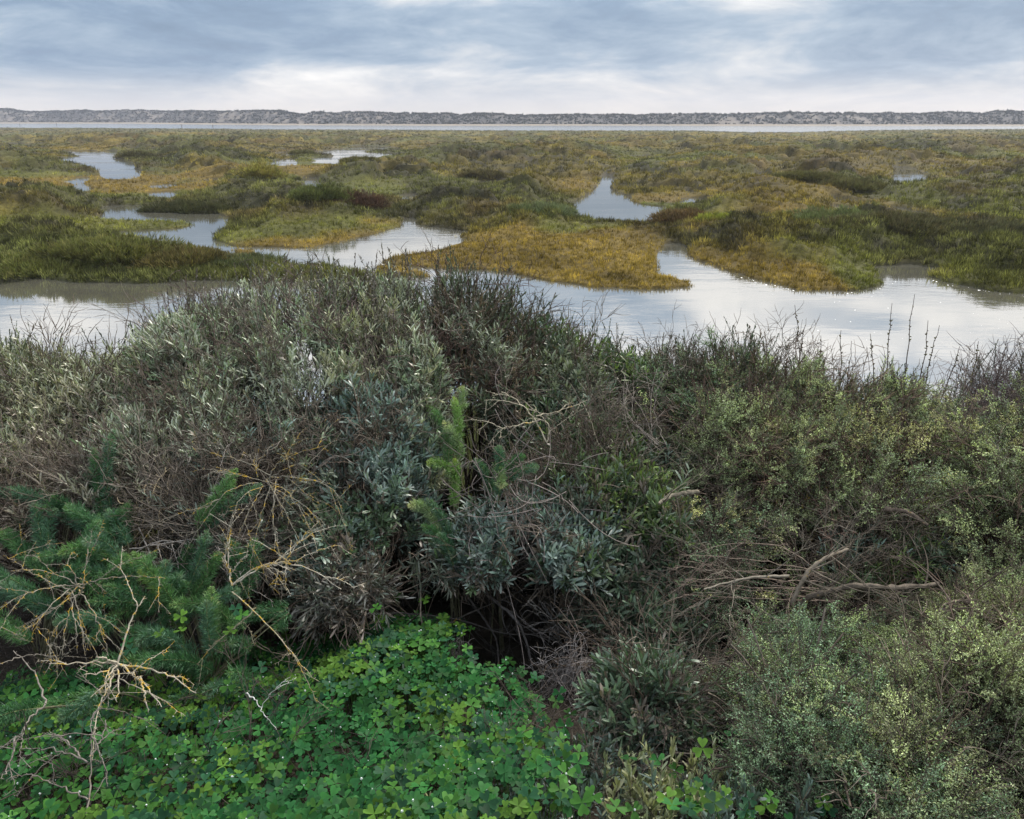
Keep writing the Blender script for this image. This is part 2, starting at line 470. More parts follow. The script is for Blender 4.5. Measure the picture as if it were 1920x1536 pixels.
def marsh_col(x, D, gd, hd, r=None):
    """the colour of the turf at a place: golden mats, olive, grey-green and reddish plants in patches, plus painted shade bands"""
    a = fbm(x * .11, D * .075, 91, 4)[..., None]; c = fbm(x * .25 + 7, D * .16, 101, 4)[..., None]; d = fbm(x * .8, D * .6, 111, 3)[..., None]
    col = C_olive + (C_grey - C_olive) * sstep(a, .44, .60) * .8
    col = col + (C_brown - col) * sstep(c, .54, .68) * .6
    bnd = fbm(x * .16 + 5, D * .22, 117, 4)[..., None]; shade_k = sstep(1 - np.abs(bnd - .5) * 14, .1, .8) * (1 - .8 * gd[..., None])  # dark bands painted into the turf for the shaded faces of mounds
    col = col + (np.array([.040, .038, .020]) - col) * shade_k * .8
    bnd = fbm(x * .34 + 25, D * .42, 118, 3)[..., None]; shade_k = sstep(1 - np.abs(bnd - .48) * 18, .1, .8) * (1 - .85 * gd[..., None])  # second, finer set of painted shade bands
    col = col + (np.array([.045, .040, .022]) - col) * shade_k * .8
    gd = gd[..., None]; gg = np.clip(gd * 1.15 + (d - .5) * .9 * (gd > .05), 0, 1)
    gold_ = C_gold * (0.75 + .5 * c) + np.array([-.05, .0, .0]) * sstep(a, .5, .6)
    col = col + (gold_ - col) * gg
    hd = hd[..., None]
    col = col + (np.array([.085, .09, .032]) - col) * sstep(hd, .2, .7) * .85
    col = col * (0.72 + 1.1 * d) * np.array([1.0, 1.0, .95])
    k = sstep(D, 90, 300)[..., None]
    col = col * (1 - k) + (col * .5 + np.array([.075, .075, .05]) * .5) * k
    return col


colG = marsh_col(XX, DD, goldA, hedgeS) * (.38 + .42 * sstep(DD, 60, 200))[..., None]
mudk = sstep(e, .45, .95)[..., None]
colG = np.array([.05, .045, .032]) * (1 - mudk) + colG * mudk
# hand roughness for the part no tufts cover well
Hg = Hg + e * sstep(DD, 40, 120) * (fbm(XX * 1.1, DD * .6, 121, 2) - .5) * .35 * (1 - .6 * sstep(DD, 150, 280))
Hg = np.where(water & (e < .02), -.3, Hg)
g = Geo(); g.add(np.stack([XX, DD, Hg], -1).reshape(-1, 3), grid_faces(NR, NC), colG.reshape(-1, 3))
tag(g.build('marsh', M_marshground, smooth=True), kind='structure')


def gsample(A, x, D):
    fi = np.clip(np.log(D / 12.0) / math.log(460 / 12.0) * (NR - 1), 0, NR - 1.001)
    fj = np.clip((x / D + .92) / 1.84 * (NC - 1), 0, NC - 1.001)
    i = fi.astype(int); j = fj.astype(int); a = fi - i; c = fj - j
    return (A[i, j] * (1 - a) * (1 - c) + A[i + 1, j] * a * (1 - c) + A[i, j + 1] * (1 - a) * c + A[i + 1, j + 1] * a * c)


# tufts
def tuft_template(r, n, spread=.5, wid=.16, hmin=.5):
    V = []; F = []; C = []
    for i in range(n):
        a = r.random() * 2 * pi; t = r.random() ** .7 * spread
        base = np.array([cos(a), sin(a), 0]) * r.random() * .45
        tip = base + np.array([cos(a) * t, sin(a) * t, 1.0]) * (hmin + (1 - hmin) * r.random())
        wa = r.random() * pi; wv = np.array([cos(wa), sin(wa), 0]) * wid * .5
        mid = base * .5 + tip * .5
        k = len(V)
        V += [base - wv * .6, base + wv * .6, mid + wv, mid - wv, tip]
        F.append([(k, k + 1, k + 2, k + 3), (k + 3, k + 2, k + 4)])
        s = .7 + .6 * r.random()
        C += [[.55 * s] * 3, [.55 * s] * 3, [s] * 3, [s] * 3, [1.15 * s] * 3]
    q = np.array([f[0] for f in F]); t3 = np.array([f[1] for f in F])
    return (np.array(V), [q, t3], np.array(C))


def scatter_marsh(n, D0, D1, seed, tmpl, size, keep, colf=None):
    r = np.random.default_rng(seed)
    D = 1 / (1 / D1 + r.random(n) * (1 / D0 - 1 / D1))             # even over the picture's height
    D = D * (1 + (r.random(n) - .5) * .02)
    x = (r.random(n) * 2 - 1) * .80 * D
    ee = gsample(e, x, D); gd = gsample(goldA, x, D); hd = gsample(hedgeS, x, D); h = gsample(Hg, x, D)
    ok = keep(ee, gd, hd, r.random(n), D) & (h > -0.17)
    x, D, gd, hd, h = x[ok], D[ok], gd[ok], hd[ok], h[ok]
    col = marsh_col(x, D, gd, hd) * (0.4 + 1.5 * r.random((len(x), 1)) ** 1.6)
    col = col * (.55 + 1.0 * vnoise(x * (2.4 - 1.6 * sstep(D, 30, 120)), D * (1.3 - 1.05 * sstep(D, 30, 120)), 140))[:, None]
    s = size(D, r, gd)
    tilt = np.stack([r.normal(0, .22, len(x)), r.normal(0, .22, len(x)), np.ones(len(x))], 1)
    M = frames(tilt, r) * s[:, None, None]
    loc = np.stack([x, D, np.maximum(h, -.03) - .02], 1)
    geo = Geo()
    idx = r.integers(0, len(tmpl), len(x))
    for k, T in enumerate(tmpl):
        q = idx == k
        inst(geo, T, M[q], loc[q], col[q])
    return geo


rt = np.random.default_rng(3)
TU = [tuft_template(rt, 9, .75, .10, .35) for _ in range(5)]
TG = [tuft_template(rt, 8, .40, .075, .45) for _ in range(4)]
size_far = lambda D, r, gd: (.15 + .0009 * D) * (.6 + .8 * r.random(len(D))) * (1 - .35 * gd)
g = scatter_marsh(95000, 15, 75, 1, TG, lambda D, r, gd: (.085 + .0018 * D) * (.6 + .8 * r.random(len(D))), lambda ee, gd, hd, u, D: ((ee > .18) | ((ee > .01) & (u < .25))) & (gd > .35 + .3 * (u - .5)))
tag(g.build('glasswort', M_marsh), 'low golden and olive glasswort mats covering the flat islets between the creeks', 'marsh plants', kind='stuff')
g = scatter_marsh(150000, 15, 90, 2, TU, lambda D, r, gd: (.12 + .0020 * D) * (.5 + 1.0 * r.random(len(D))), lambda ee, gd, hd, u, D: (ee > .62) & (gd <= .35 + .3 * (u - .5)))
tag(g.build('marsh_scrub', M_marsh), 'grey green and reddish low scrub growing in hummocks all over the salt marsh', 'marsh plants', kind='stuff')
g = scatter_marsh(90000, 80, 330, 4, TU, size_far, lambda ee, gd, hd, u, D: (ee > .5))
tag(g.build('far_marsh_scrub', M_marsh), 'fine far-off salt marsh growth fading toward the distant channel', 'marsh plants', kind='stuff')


# a rounded marsh bush (a thing): dense tuft dome
def marsh_bush(px, py, D, w_, d_, h_, col, label, group=None, name='marsh_bush', n=None, seed=0):
    p = at(px, py, D)
    # the picture row gives the bush's foot on the marsh
    x = p[0]; hb = float(gsample(Hg, np.array([x]), np.array([D]))[0]); hb = max(hb, 0.0)
    r = np.random.default_rng(seed + 77)
    n = n or int(900 * min(1, 30 / D))
    th = r.random(n) * 2 * pi; ph = np.arccos(r.random(n) ** .8)
    rr = (0.35 + .65 * r.random(n) ** .5) * (1 + .55 * (vnoise(np.cos(th) * 2.2 + seed, np.sin(th) * 2.2 + ph, seed) - .5) * 2)
    nx, ny, nz = np.sin(ph) * np.cos(th), np.sin(ph) * np.sin(th), np.cos(ph)
    loc = np.stack([x + nx * rr * w_, D + ny * rr * d_, hb - .05 + nz * rr * h_], 1)
    loc[:, 2] = np.maximum(loc[:, 2], gsample(Hg, loc[:, 0], loc[:, 1]) - .02)
    dr = np.stack([nx * .8, ny * .8, nz + .7], 1)
    s = (.12 + .0022 * D) * (.6 + .8 * r.random(n))
    M = frames(dr, r) * s[:, None, None]
    cc = np.array(col)[None] * (.55 + .9 * r.random((n, 1))) * (1 + (r.random((n, 3)) - .5) * .15)
    root = thing(name, (x, D, hb), label, 'bush', group)
    geo = Geo(); idx = r.integers(0, len(TU), n)
    for k, T in enumerate(TU):
        q = idx == k; inst(geo, T, M[q], loc[q], cc[q])
    geo.build('foliage', M_marsh, root, (x, D, hb))
    # woody stems inside
    m = 14; a = np.stack([x + r.normal(0, .08, m) * w_, D + r.normal(0, .08, m) * d_, np.full(m, hb - .03)], 1)
    c = loc[r.integers(0, n, m)]
    P = bezier(a, (a + c) / 2 + np.array([0, 0, .1]), c, 5)
    V, Fq = tubes(P, np.linspace(.02, .008, 5)[None].repeat(m, 0), 3)
    gs = Geo(); gs.add(V, Fq, (.07, .05, .035)); gs.build('stems', M_twig, root, (x, D, hb))
    return root


# ------------------------------------------------------------------ far shore: beach, dune ridge, scrub
nx_, ny_ = 900, 44
sx = np.linspace(-700, 700, nx_)


def dune_base(x):
    a = x / 470.0
    return np.interp(a, [-1.6, -.64, -.5, -.32, -.16, 0, .3, .64, 1.6], [800, 700, 620, 540, 510, 500, 495, 480, 480])


def dune_top(x):
    t = 5.9 + 1.2 * (fbm(x * .012, x * 0 + 1, 131, 4) - .5) * 2 + 1.0 * (fbm(x * .05, x * 0, 132, 3) - .5) * 2
    return t * np.interp(x / 470.0, [-1, -.64, -.3, 0, .64, 1], [1.8, 1.62, 1.15, .92, 1.14, 1.2])


sy = np.linspace(0, 1, ny_)
SX, SY = np.meshgrid(sx, sy)
base = dune_base(SX)
YY = base + SY * 110
prof = sstep(SY, .03, .42) * (1 - .55 * sstep(SY, .55, 1))
Hd = .0 + dune_top(SX) * prof + prof * ((fbm(SX * .09, SY * 7, 141, 4) - .5) * 2.2 + (fbm(SX * .3, SY * 16, 142, 3) - .5) * .8)
Hd = Hd + sstep(SY, 0, .04) * .5 - .25
sandm = sstep(fbm(SX * .22, SY * 16, 151, 5), .54, .62) * sstep(fbm(SX * .02, SY * 0 + 5, 152, 2), .25, .6) * (1 - sstep(SY, .33, .42)) * .75
sandm = np.maximum(sandm, 1 - sstep(SY, .02, .06))
cov = np.array([.045, .042, .04]) * (.7 + .7 * fbm(SX * .2, SY * 20, 153, 3)[..., None])
cd_ = cov + (np.array([.14, .12, .10]) - cov) * sandm[..., None]
g = Geo(); g.add(np.stack([SX, YY, Hd], -1).reshape(-1, 3), grid_faces(ny_, nx_), cd_.reshape(-1, 3))
tag(g.build('dune_hills', M_dune, smooth=True), kind='structure')
# beach strip
bx = np.linspace(-720, 720, 300); bb = dune_base(bx)
wd = 4 + 10 * sstep(fbm(bx * .01, bx * 0, 161, 3), .42, .65) + 30 * sstep(-bx, 150, 420)
P0 = np.stack([bx, bb - wd, np.full_like(bx, -.05)], 1); P1 = np.stack([bx, bb + 6, np.full_like(bx, .75)], 1)
g = Geo(); g.add(np.concatenate([P0, P1]), np.stack([np.arange(299), np.arange(299) + 1, np.arange(299) + 301, np.arange(299) + 300], 1), (1, 1, 1))
tag(g.build('beach', M_sand), kind='structure')
# scrub on the dunes
r = np.random.default_rng(8)
n = 15000
qx = (r.random(n) * 2 - 1) * 640; qs = .04 + r.random(n) ** .8 * .52
ii = np.clip(((qx + 700) / 1400 * (nx_ - 1)).astype(int), 0, nx_ - 1); jj = np.clip((qs * (ny_ - 1)).astype(int), 0, ny_ - 1)
ok = sandm[jj, ii] < .35 + .5 * r.random(n); qx, ii, jj = qx[ok], ii[ok], jj[ok]; n = len(qx)
loc = np.stack([qx, YY[jj, ii] + (r.random(n) - .5) * 2.5, Hd[jj, ii] - .15], 1)
s = (.8 + 0.9 * r.random(n) ** 2)
cc = np.array([.034, .035, .033])[None] * (.5 + 1.0 * r.random((n, 1)))
TS = [tuft_template(rt, 9, .9, .5) for _ in range(4)]
geo = Geo(); idx = r.integers(0, 4, n); M = frames(np.tile([0, 0, 1.], (n, 1)) + r.normal(0, .2, (n, 3)), r) * s[:, None, None]
for k in range(4):
    q = idx == k; inst(geo, TS[k], M[q], loc[q], cc[q])
tag(geo.build('dune_scrub', M_marsh), 'dark scrub covering the far-off dune ridge above the beach', 'scrub', kind='stuff')

# channel marker posts out on the far water
posts = [(90, 235, 'first thin dark marker post from the left in the far channel'), (155, 234.5, 'thin dark marker post in the far channel, second from the left'),
         (376, 238, 'thin dark marker post in the far channel, third from the left'), (431, 238, 'thin dark marker post in the far channel, rightmost of the four')]
for px, py, lb in posts:
    D = 4.0 / ((py - HORIZON) / F_PX) * .98
    x = (px - 960) / F_PX * D * 1.0
    rt_ = thing('marker_post', (x, D, 0), lb, 'post', 'marker posts in the far channel')
    V, Fq = tubes(np.array([[[x, D, -.3], [x, D, .6], [x + .02, D, 1.1]]]), np.full((1, 3), .13), 8)
    gg_ = Geo(); gg_.add(V, Fq, (.06, .05, .045)); gg_.build('pole', M_twig, rt_, (x, D, 0))
    V, Fq = tubes(np.array([[[x, D, 1.1], [x, D, 1.2], [x, D, 1.45]]]), np.array([[.12, .26, .05]]), 8)
    gg_ = Geo(); gg_.add(V, Fq, (.05, .05, .05)); gg_.build('topmark', M_twig, rt_, (x, D, 0))

# individual bushes of the marsh
BUSH = [
    (60, 505, 22.0, 2.1, 1.0, .36, (.13, .135, .045), 'broad leafy yellow-green bush on the creek bank at the far left edge'),
    (200, 508, 22.6, 1.9, 1.0, .36, (.12, .12, .04), 'yellow-green bush on the creek bank, second from the left'),
    (330, 506, 22.8, 1.7, 1.0, .36, (.12, .10, .04), 'rusty-topped green bush on the creek bank just left of the tall silvery shrub'),
    (455, 505, 23.0, 1.3, .8, .2, (.09, .10, .05), 'dark green bush where the left creek bank narrows behind the silvery shrub'),
    (672, 400, 36.0, 1.2, 1.0, .6, (.085, .05, .035), 'dark reddish-brown bush on the green rise behind the long golden islet'),
    (590, 408, 35.5, 1.4, 1.1, .5, (.10, .11, .04), 'dark green bush beside the reddish one, left of it'),
    (1345, 442, 30.0, .75, .6, .42, (.20, .21, .04), 'small bright yellow-green bush beside the creek mouth on the right'),
    (1290, 440, 31.0, 1.3, .9, .40, (.12, .08, .04), 'reddish brown bush left of the bright yellow-green one'),
    (490, 338, 55.0, 1.6, 1.4, .85, (.22, .19, .05), 'yellowish bush rising from the golden flat left of centre'),
    (940, 268, 125.0, 2.0, 1.8, .4, (.085, .075, .035), 'dark reddish mound far out in the middle of the marsh'),
    (670, 325, 64.0, 1.3, 1.1, .22, (.10, .09, .035), 'dark brown mound just right of the small sky-lit pool'),
    (255, 298, 90.0, 2.0, 1.6, .6, (.085, .075, .035), 'rounded dark bush on the right tip of the far left pool'),
    (565, 292, 98.0, 1.3, 1.1, .22, (.10, .09, .035), 'small dark bush between the two thin pools'),
    (1400, 440, 30.5, 1.1, .8, .38, (.06, .055, .04), 'dark low bush right of the bright yellow-green one'),
    (1500, 352, 48.0, 2.2, 1.3, .35, (.10, .09, .038), 'long dark hummock behind the muddy creek on the right'),
    (1600, 352, 46.0, 1.9, 1.2, .6, (.11, .10, .045), 'pale-topped hummock beside the muddy creek on the right'),
    (1660, 470, 27.0, 2.4, 1.2, .42, (.085, .075, .04), 'broad dark bush above the right-hand inlet'),
    (1830, 475, 26.5, 2.4, 1.4, .45, (.08, .075, .042), 'broad dark bush on the far right bank, near the frame edge'),
    (1560, 455, 28.5, 2.2, 1.2, .42, (.11, .125, .055), 'grey-green rounded bush on the rise between creek mouth and right inlet'),
    (1000, 425, 33.0, 1.5, 1.1, .35, (.11, .125, .065), 'pale green hummock on the crown of the golden islet'),
    (900, 335, 58.0, 1.8, 1.2, .35, (.085, .07, .035), 'dark brown hummock just below the thin muddy streak'),
    (350, 402, 37.5, 2.2, .8, .35, (.06, .06, .028), 'dark hummock along the back of the ring-shaped pool'),
]
for i, (px, py, D, w_, d_, h_, col, lb) in enumerate(BUSH):
    marsh_bush(px, py, D, w_, d_, h_, col, lb, 'single bushes standing out in the marsh', seed=i, n=int(1500 * min(1, 32 / D) * max(1, w_ / 1.6)))
# white froth and flecks painted for sun glints on the right hand channel, floating leaves on the left
r = np.random.default_rng(55)
n = 150
px = 1350 + r.random(n) ** .7 * 600; py = 545 + r.random(n) * 190
D = 4.0 / np.tan(PITCH + np.arctan((py - 768) / F_PX)); x = (px - 960) / F_PX * D / (cos(PITCH) + 0 * D) * (cos(PITCH) + sin(PITCH) * 4 / D)
keep = fbm(x * .8, D * 1.2, 171, 3) > .50; x, D = x[keep], D[keep]; n = len(x)
ang = np.arange(6) * pi / 3
T = (np.concatenate([np.stack([np.cos(ang), np.sin(ang), np.zeros(6)], 1), np.stack([np.cos(ang) * .6, np.sin(ang) * .6, np.full(6, .5)], 1)]),
     [np.array([[i, (i + 1) % 6, 6 + (i + 1) % 6, 6 + i] for i in range(6)]), np.array([[6, 7, 8, 9, 10, 11]])], np.ones((12, 3)))
s = .005 + .012 * r.random(n) ** 3
M = np.stack([np.diag([1, .8, .6])] * n) * s[:, None, None]
g = Geo(); inst(g, T, M, np.stack([x, D, np.full(n, .001)], 1), np.ones((n, 3)))
# foam line along the right islet
m = 70; px = 1380 + r.random(m) * 540; yb = np.interp(px, [1380, 1500, 1640, 1660, 1740, 1830, 1920], [516, 547, 547, 530, 524, 541, 553]) + r.normal(2, 1.2, m)
D2 = 4.0 / np.tan(PITCH + np.arctan((yb - 768) / F_PX)); x2 = (px - 960) / F_PX * D2 * (cos(PITCH) + sin(PITCH) * 4 / D2)
inst(g, T, np.stack([np.diag([1, .8, .5])] * m) * (.006 + .02 * r.random(m) ** 3)[:, None, None], np.stack([x2, D2, np.full(m, .001)], 1), np.ones((m, 3)))
tag(g.build('foam_glints', M_foam_glint), 'white froth and flecks painted for sun glints on the right-hand channel', 'foam_glints', kind='stuff')
n = 60; px = 30 + r.random(n) * 330; py = 560 + r.random(n) * 70
D = 4.0 / np.tan(PITCH + np.arctan((py - 768) / F_PX)); x = (px - 960) / F_PX * D * (cos(PITCH) + sin(PITCH) * 4 / D)
g = Geo(); inst(g, T, np.stack([np.diag([1, .25, .2])] * n) * (.015 + .03 * r.random(n))[:, None, None], np.stack([x, D, np.full(n, .001)], 1), np.ones((n, 3)))
M_fl = bark_mat('floating_bits')
for c in g.C: c *= .06
tag(g.build('floating_debris', M_fl), 'small dark plant scraps floating on the calm left-hand water', 'plant debris', kind='stuff')

# ================================================================== foreground plants
def leafstrip(L, W, bend, r, prof=(.3, .7, 1, .8, .12)):
    k = len(prof); V = []; C = []
    for i, p_ in enumerate(prof):
        t = i / (k - 1); a = bend * t
        z = L * t * cos(a * .5); x = L * t * sin(a * .5)
        V += [[x, -W * .5 * p_, z], [x, W * .5 * p_, z]]
    F = np.array([[2 * i, 2 * i + 1, 2 * i + 3, 2 * i + 2] for i in range(k - 1)])
    return np.array(V), F


def rotz(a): return np.array([[cos(a), -sin(a), 0], [sin(a), cos(a), 0], [0, 0, 1.]])
def roty(a): return np.array([[cos(a), 0, sin(a)], [0, 1, 0], [-sin(a), 0, cos(a)]])


def sprig(r, n=18, SL=.17, L=.047, W=.0060, open_=(.25, .9), prof=(.3, .7, 1, .8, .12), start=.25, down=.2):
    """one leafy shoot: (leaves, stem) templates growing along +z"""
    g = Geo()
    cx, cyy = r.normal(0, .05), r.normal(0, .05)
    def sp(t): return np.array([cx * t * t * SL * 4, cyy * t * t * SL * 4, SL * t])
    for i in range(n):
        t = start + (1 - start) * (i + .5) / n
        az_ = i * 2.4 + r.normal(0, .3)
        inc = open_[0] + (open_[1] - open_[0]) * (1 - t) / (1 - start) + r.normal(0, .18)
        if r.random() < down * (1 - t): inc += 1.0
        l = L * (.65 + .5 * r.random()) * (1 - .35 * max(0, t - .8) / .2)
        V, F = leafstrip(l, W * (.8 + .4 * r.random()), r.normal(.35, .3), r, prof)
        tw = rotz(r.normal(0, .5))
        V = V @ tw.T @ roty(inc).T @ rotz(az_).T + sp(t)
        g.add(V, F, np.array([1, 1, 1]) * (.7 + .55 * r.random()))
    leaves = (np.concatenate(g.V), [np.concatenate(g.F)], np.concatenate(g.C))
    P = np.array([[sp(t) for t in np.linspace(-.5, .97, 6)]])
    V, F = tubes(P, np.linspace(.0022, .0009, 6)[None], 3)
    return leaves, (V, [F], np.ones((len(V), 3)))


def suaeda_sprig(r, SL=.30, nt=11, nl=15, L=.0125, W=.0048):
    lv, fs, cs = [], [], []
    paths = []
    cx, cyy = r.normal(0, .12), r.normal(0, .12)
    def sp(t): return np.array([cx * t * t * SL, cyy * t * t * SL, SL * t])
    paths.append([sp(t) for t in np.linspace(-.3, 1, 5)])
    twigs = [(sp, .35, 1.0, nl + 6)]
    for i in range(nt):
        t0 = .12 + .8 * i / nt; a = i * 2.4 + r.normal(0, .4); inc = .7 + r.normal(0, .2)
        l = SL * (.22 + .30 * r.random()) * (1.1 - .6 * t0)
        d = np.array([sin(inc) * cos(a), sin(inc) * sin(a), cos(inc)]); o = sp(t0)
        def tp(t, o=o, d=d, l=l): return o + d * l * t + np.array([0, 0, l * .35 * t * t])
        paths.append([tp(t) for t in np.linspace(0, 1, 5)])
        twigs.append((tp, .15, 1.0, nl))
    n = 0
    for f, a0, a1, m in twigs:
        for j in range(m):
            t = a0 + (a1 - a0) * (j + r.random()) / m
            o = f(t); d = unit(r.normal(0, 1, 3) + np.array([0, 0, .7])); s = unit(np.cross(d, r.normal(0, 1, 3)))
            l = L * (.7 + .6 * r.random()); w_ = W * .5
            lv += [o, o + d * l * .5 + s * w_, o + d * l, o + d * l * .5 - s * w_]; fs.append([n, n + 1, n + 2, n + 3]); n += 4
            c = .65 + .7 * r.random(); cs += [[c, c, c]] * 4
    V, F = tubes(np.array(paths), np.tile(np.linspace(.0020, .0008, 5), (len(paths), 1)), 3)
    return (np.array(lv), [np.array(fs)], np.array(cs)), (V, [F], np.ones((len(V), 3)))


def twig_spray(r, SL=.3, nt=6):
    """bare branching twig"""
    paths = []
    def rec(o, d, l, lev):
        pts = [o]; dd = d.copy()
        for i in range(4):
            dd = unit(dd + r.normal(0, .16, 3)); pts.append(pts[-1] + dd * l / 4)
        paths.append(pts)
        if lev < 2:
            for i in range(nt if lev == 0 else 3):
                q = pts[1 + r.integers(0, 4)]
                rec(q, unit(dd + r.normal(0, .45, 3)), l * (.35 + .3 * r.random()), lev + 1)
    rec(np.zeros(3), np.array([0, 0, 1.]), SL, 0)
    V, F = tubes(np.array(paths), np.array([np.linspace(.0024, .0009, 5)] + [np.linspace(.0015, .0006, 5)] * (len(paths) - 1)), 3)
    return (V, [F], np.ones((len(V), 3)))


rs = np.random.default_rng(21)
SILVER = [sprig(rs, 22, SL=.15 + .05 * rs.random(), open_=(.2, .75), start=.1, down=.35) for _ in range(8)]
BROAD = [sprig(rs, 17, .16, .050, .0084, (.2, .8), (.25, .55, .95, 1, .35)) for _ in range(6)]
SPIKE = [sprig(rs, 26, .24, .018, .005, (.15, .5), start=.15) for _ in range(5)]       # dark upright shoots of the skyline
SUAE = [suaeda_sprig(rs, SL=.15, nt=7, nl=11, L=.0115, W=.0046) for _ in range(8)]
TWIG = [twig_spray(rs) for _ in range(6)]

C_SILVER = [(.135, .155, .115), (.18, .20, .15), (.10, .135, .085), (.15, .155, .10)]
C_BLUE = [(.12, .175, .155), (.15, .19, .17), (.10, .15, .12)]
C_GREEN = [(.05, .08, .035), (.085, .125, .035), (.045, .07, .04), (.075, .10, .07)]
C_DARK = [(.045, .06, .035), (.06, .08, .05), (.08, .06, .04)]
C_SUAE = [(.14, .175, .09), (.22, .255, .125), (.095, .125, .07), (.25, .25, .12)]
C_SUAE_B = [(.11, .165, .095), (.075, .12, .07), (.15, .19, .09)]
C_STEM = [(.065, .05, .038), (.10, .085, .068)]


def pick(r, cols, n):
    return np.array(cols)[r.integers(0, len(cols), n)] * (.75 + .5 * r.random((n, 1)))


def blob_points(blobs, n, r, under=.35):
    """points and outward directions on the outer skin of a set of ellipsoids (given by picture place, distance and half sizes)"""
    cs = np.array([fit(b_[0], b_[1], b_[2], b_[5] * .75) for b_ in blobs]); rad = np.array([b_[3:6] for b_ in blobs])
    area = (rad[:, 0] * rad[:, 1] + rad[:, 0] * rad[:, 2] + rad[:, 1] * rad[:, 2])
    P = []; Nn = []; tot = 0
    while tot < n:
        k = r.choice(len(blobs), size=n * 2, p=area / area.sum())
        d = unit(r.normal(0, 1, (n * 2, 3)))
        # more leaves where light reaches: the sides and top; fewer at the back and beneath
        keep = (d[:, 2] > -.55 + .3 * r.random(n * 2)) & ((d[:, 1] < .45) | (r.random(n * 2) < .45))
        d = d[keep]; k = k[keep]
        lump = 1 + .20 * (vnoise(d[:, 0] * 3 + k * 7, d[:, 2] * 3 + d[:, 1] * 2, 7) - .5) * 2
        hf = vnoise((d[:, 0] * rad[k, 0] + d[:, 1] * rad[k, 1] * .6) * 7.5 + k * 3, (d[:, 2] * rad[k, 2] - d[:, 1] * rad[k, 1] * .5) * 8.5, 9)
        lump = lump + .20 * (hf - .55)
        depth = 1 - .30 * r.random(len(d)) ** 1.8
        p = cs[k] + d * rad[k] * (lump * depth)[:, None]
        inside = np.zeros(len(p), bool)
        for j in range(len(blobs)):
            q = ((p - cs[j]) / rad[j]); inside |= ((q ** 2).sum(1) < .45) & (k != j)
        nn = unit(d / rad[k])
        p, nn = p[~inside], nn[~inside]
        g_ = bank_z(p[:, 0], p[:, 1]); ok = (p[:, 2] > g_ + .03)
        cg = vnoise(p[:, 0] * 8 + p[:, 1] * 3, p[:, 2] * 9 - p[:, 1] * 4, 12); ok &= cg > .22 + .22 * r.random(len(p))
        P.append(p[ok]); Nn.append(nn[ok]); tot += ok.sum()
    return np.concatenate(P)[:n], np.concatenate(Nn)[:n], cs, rad


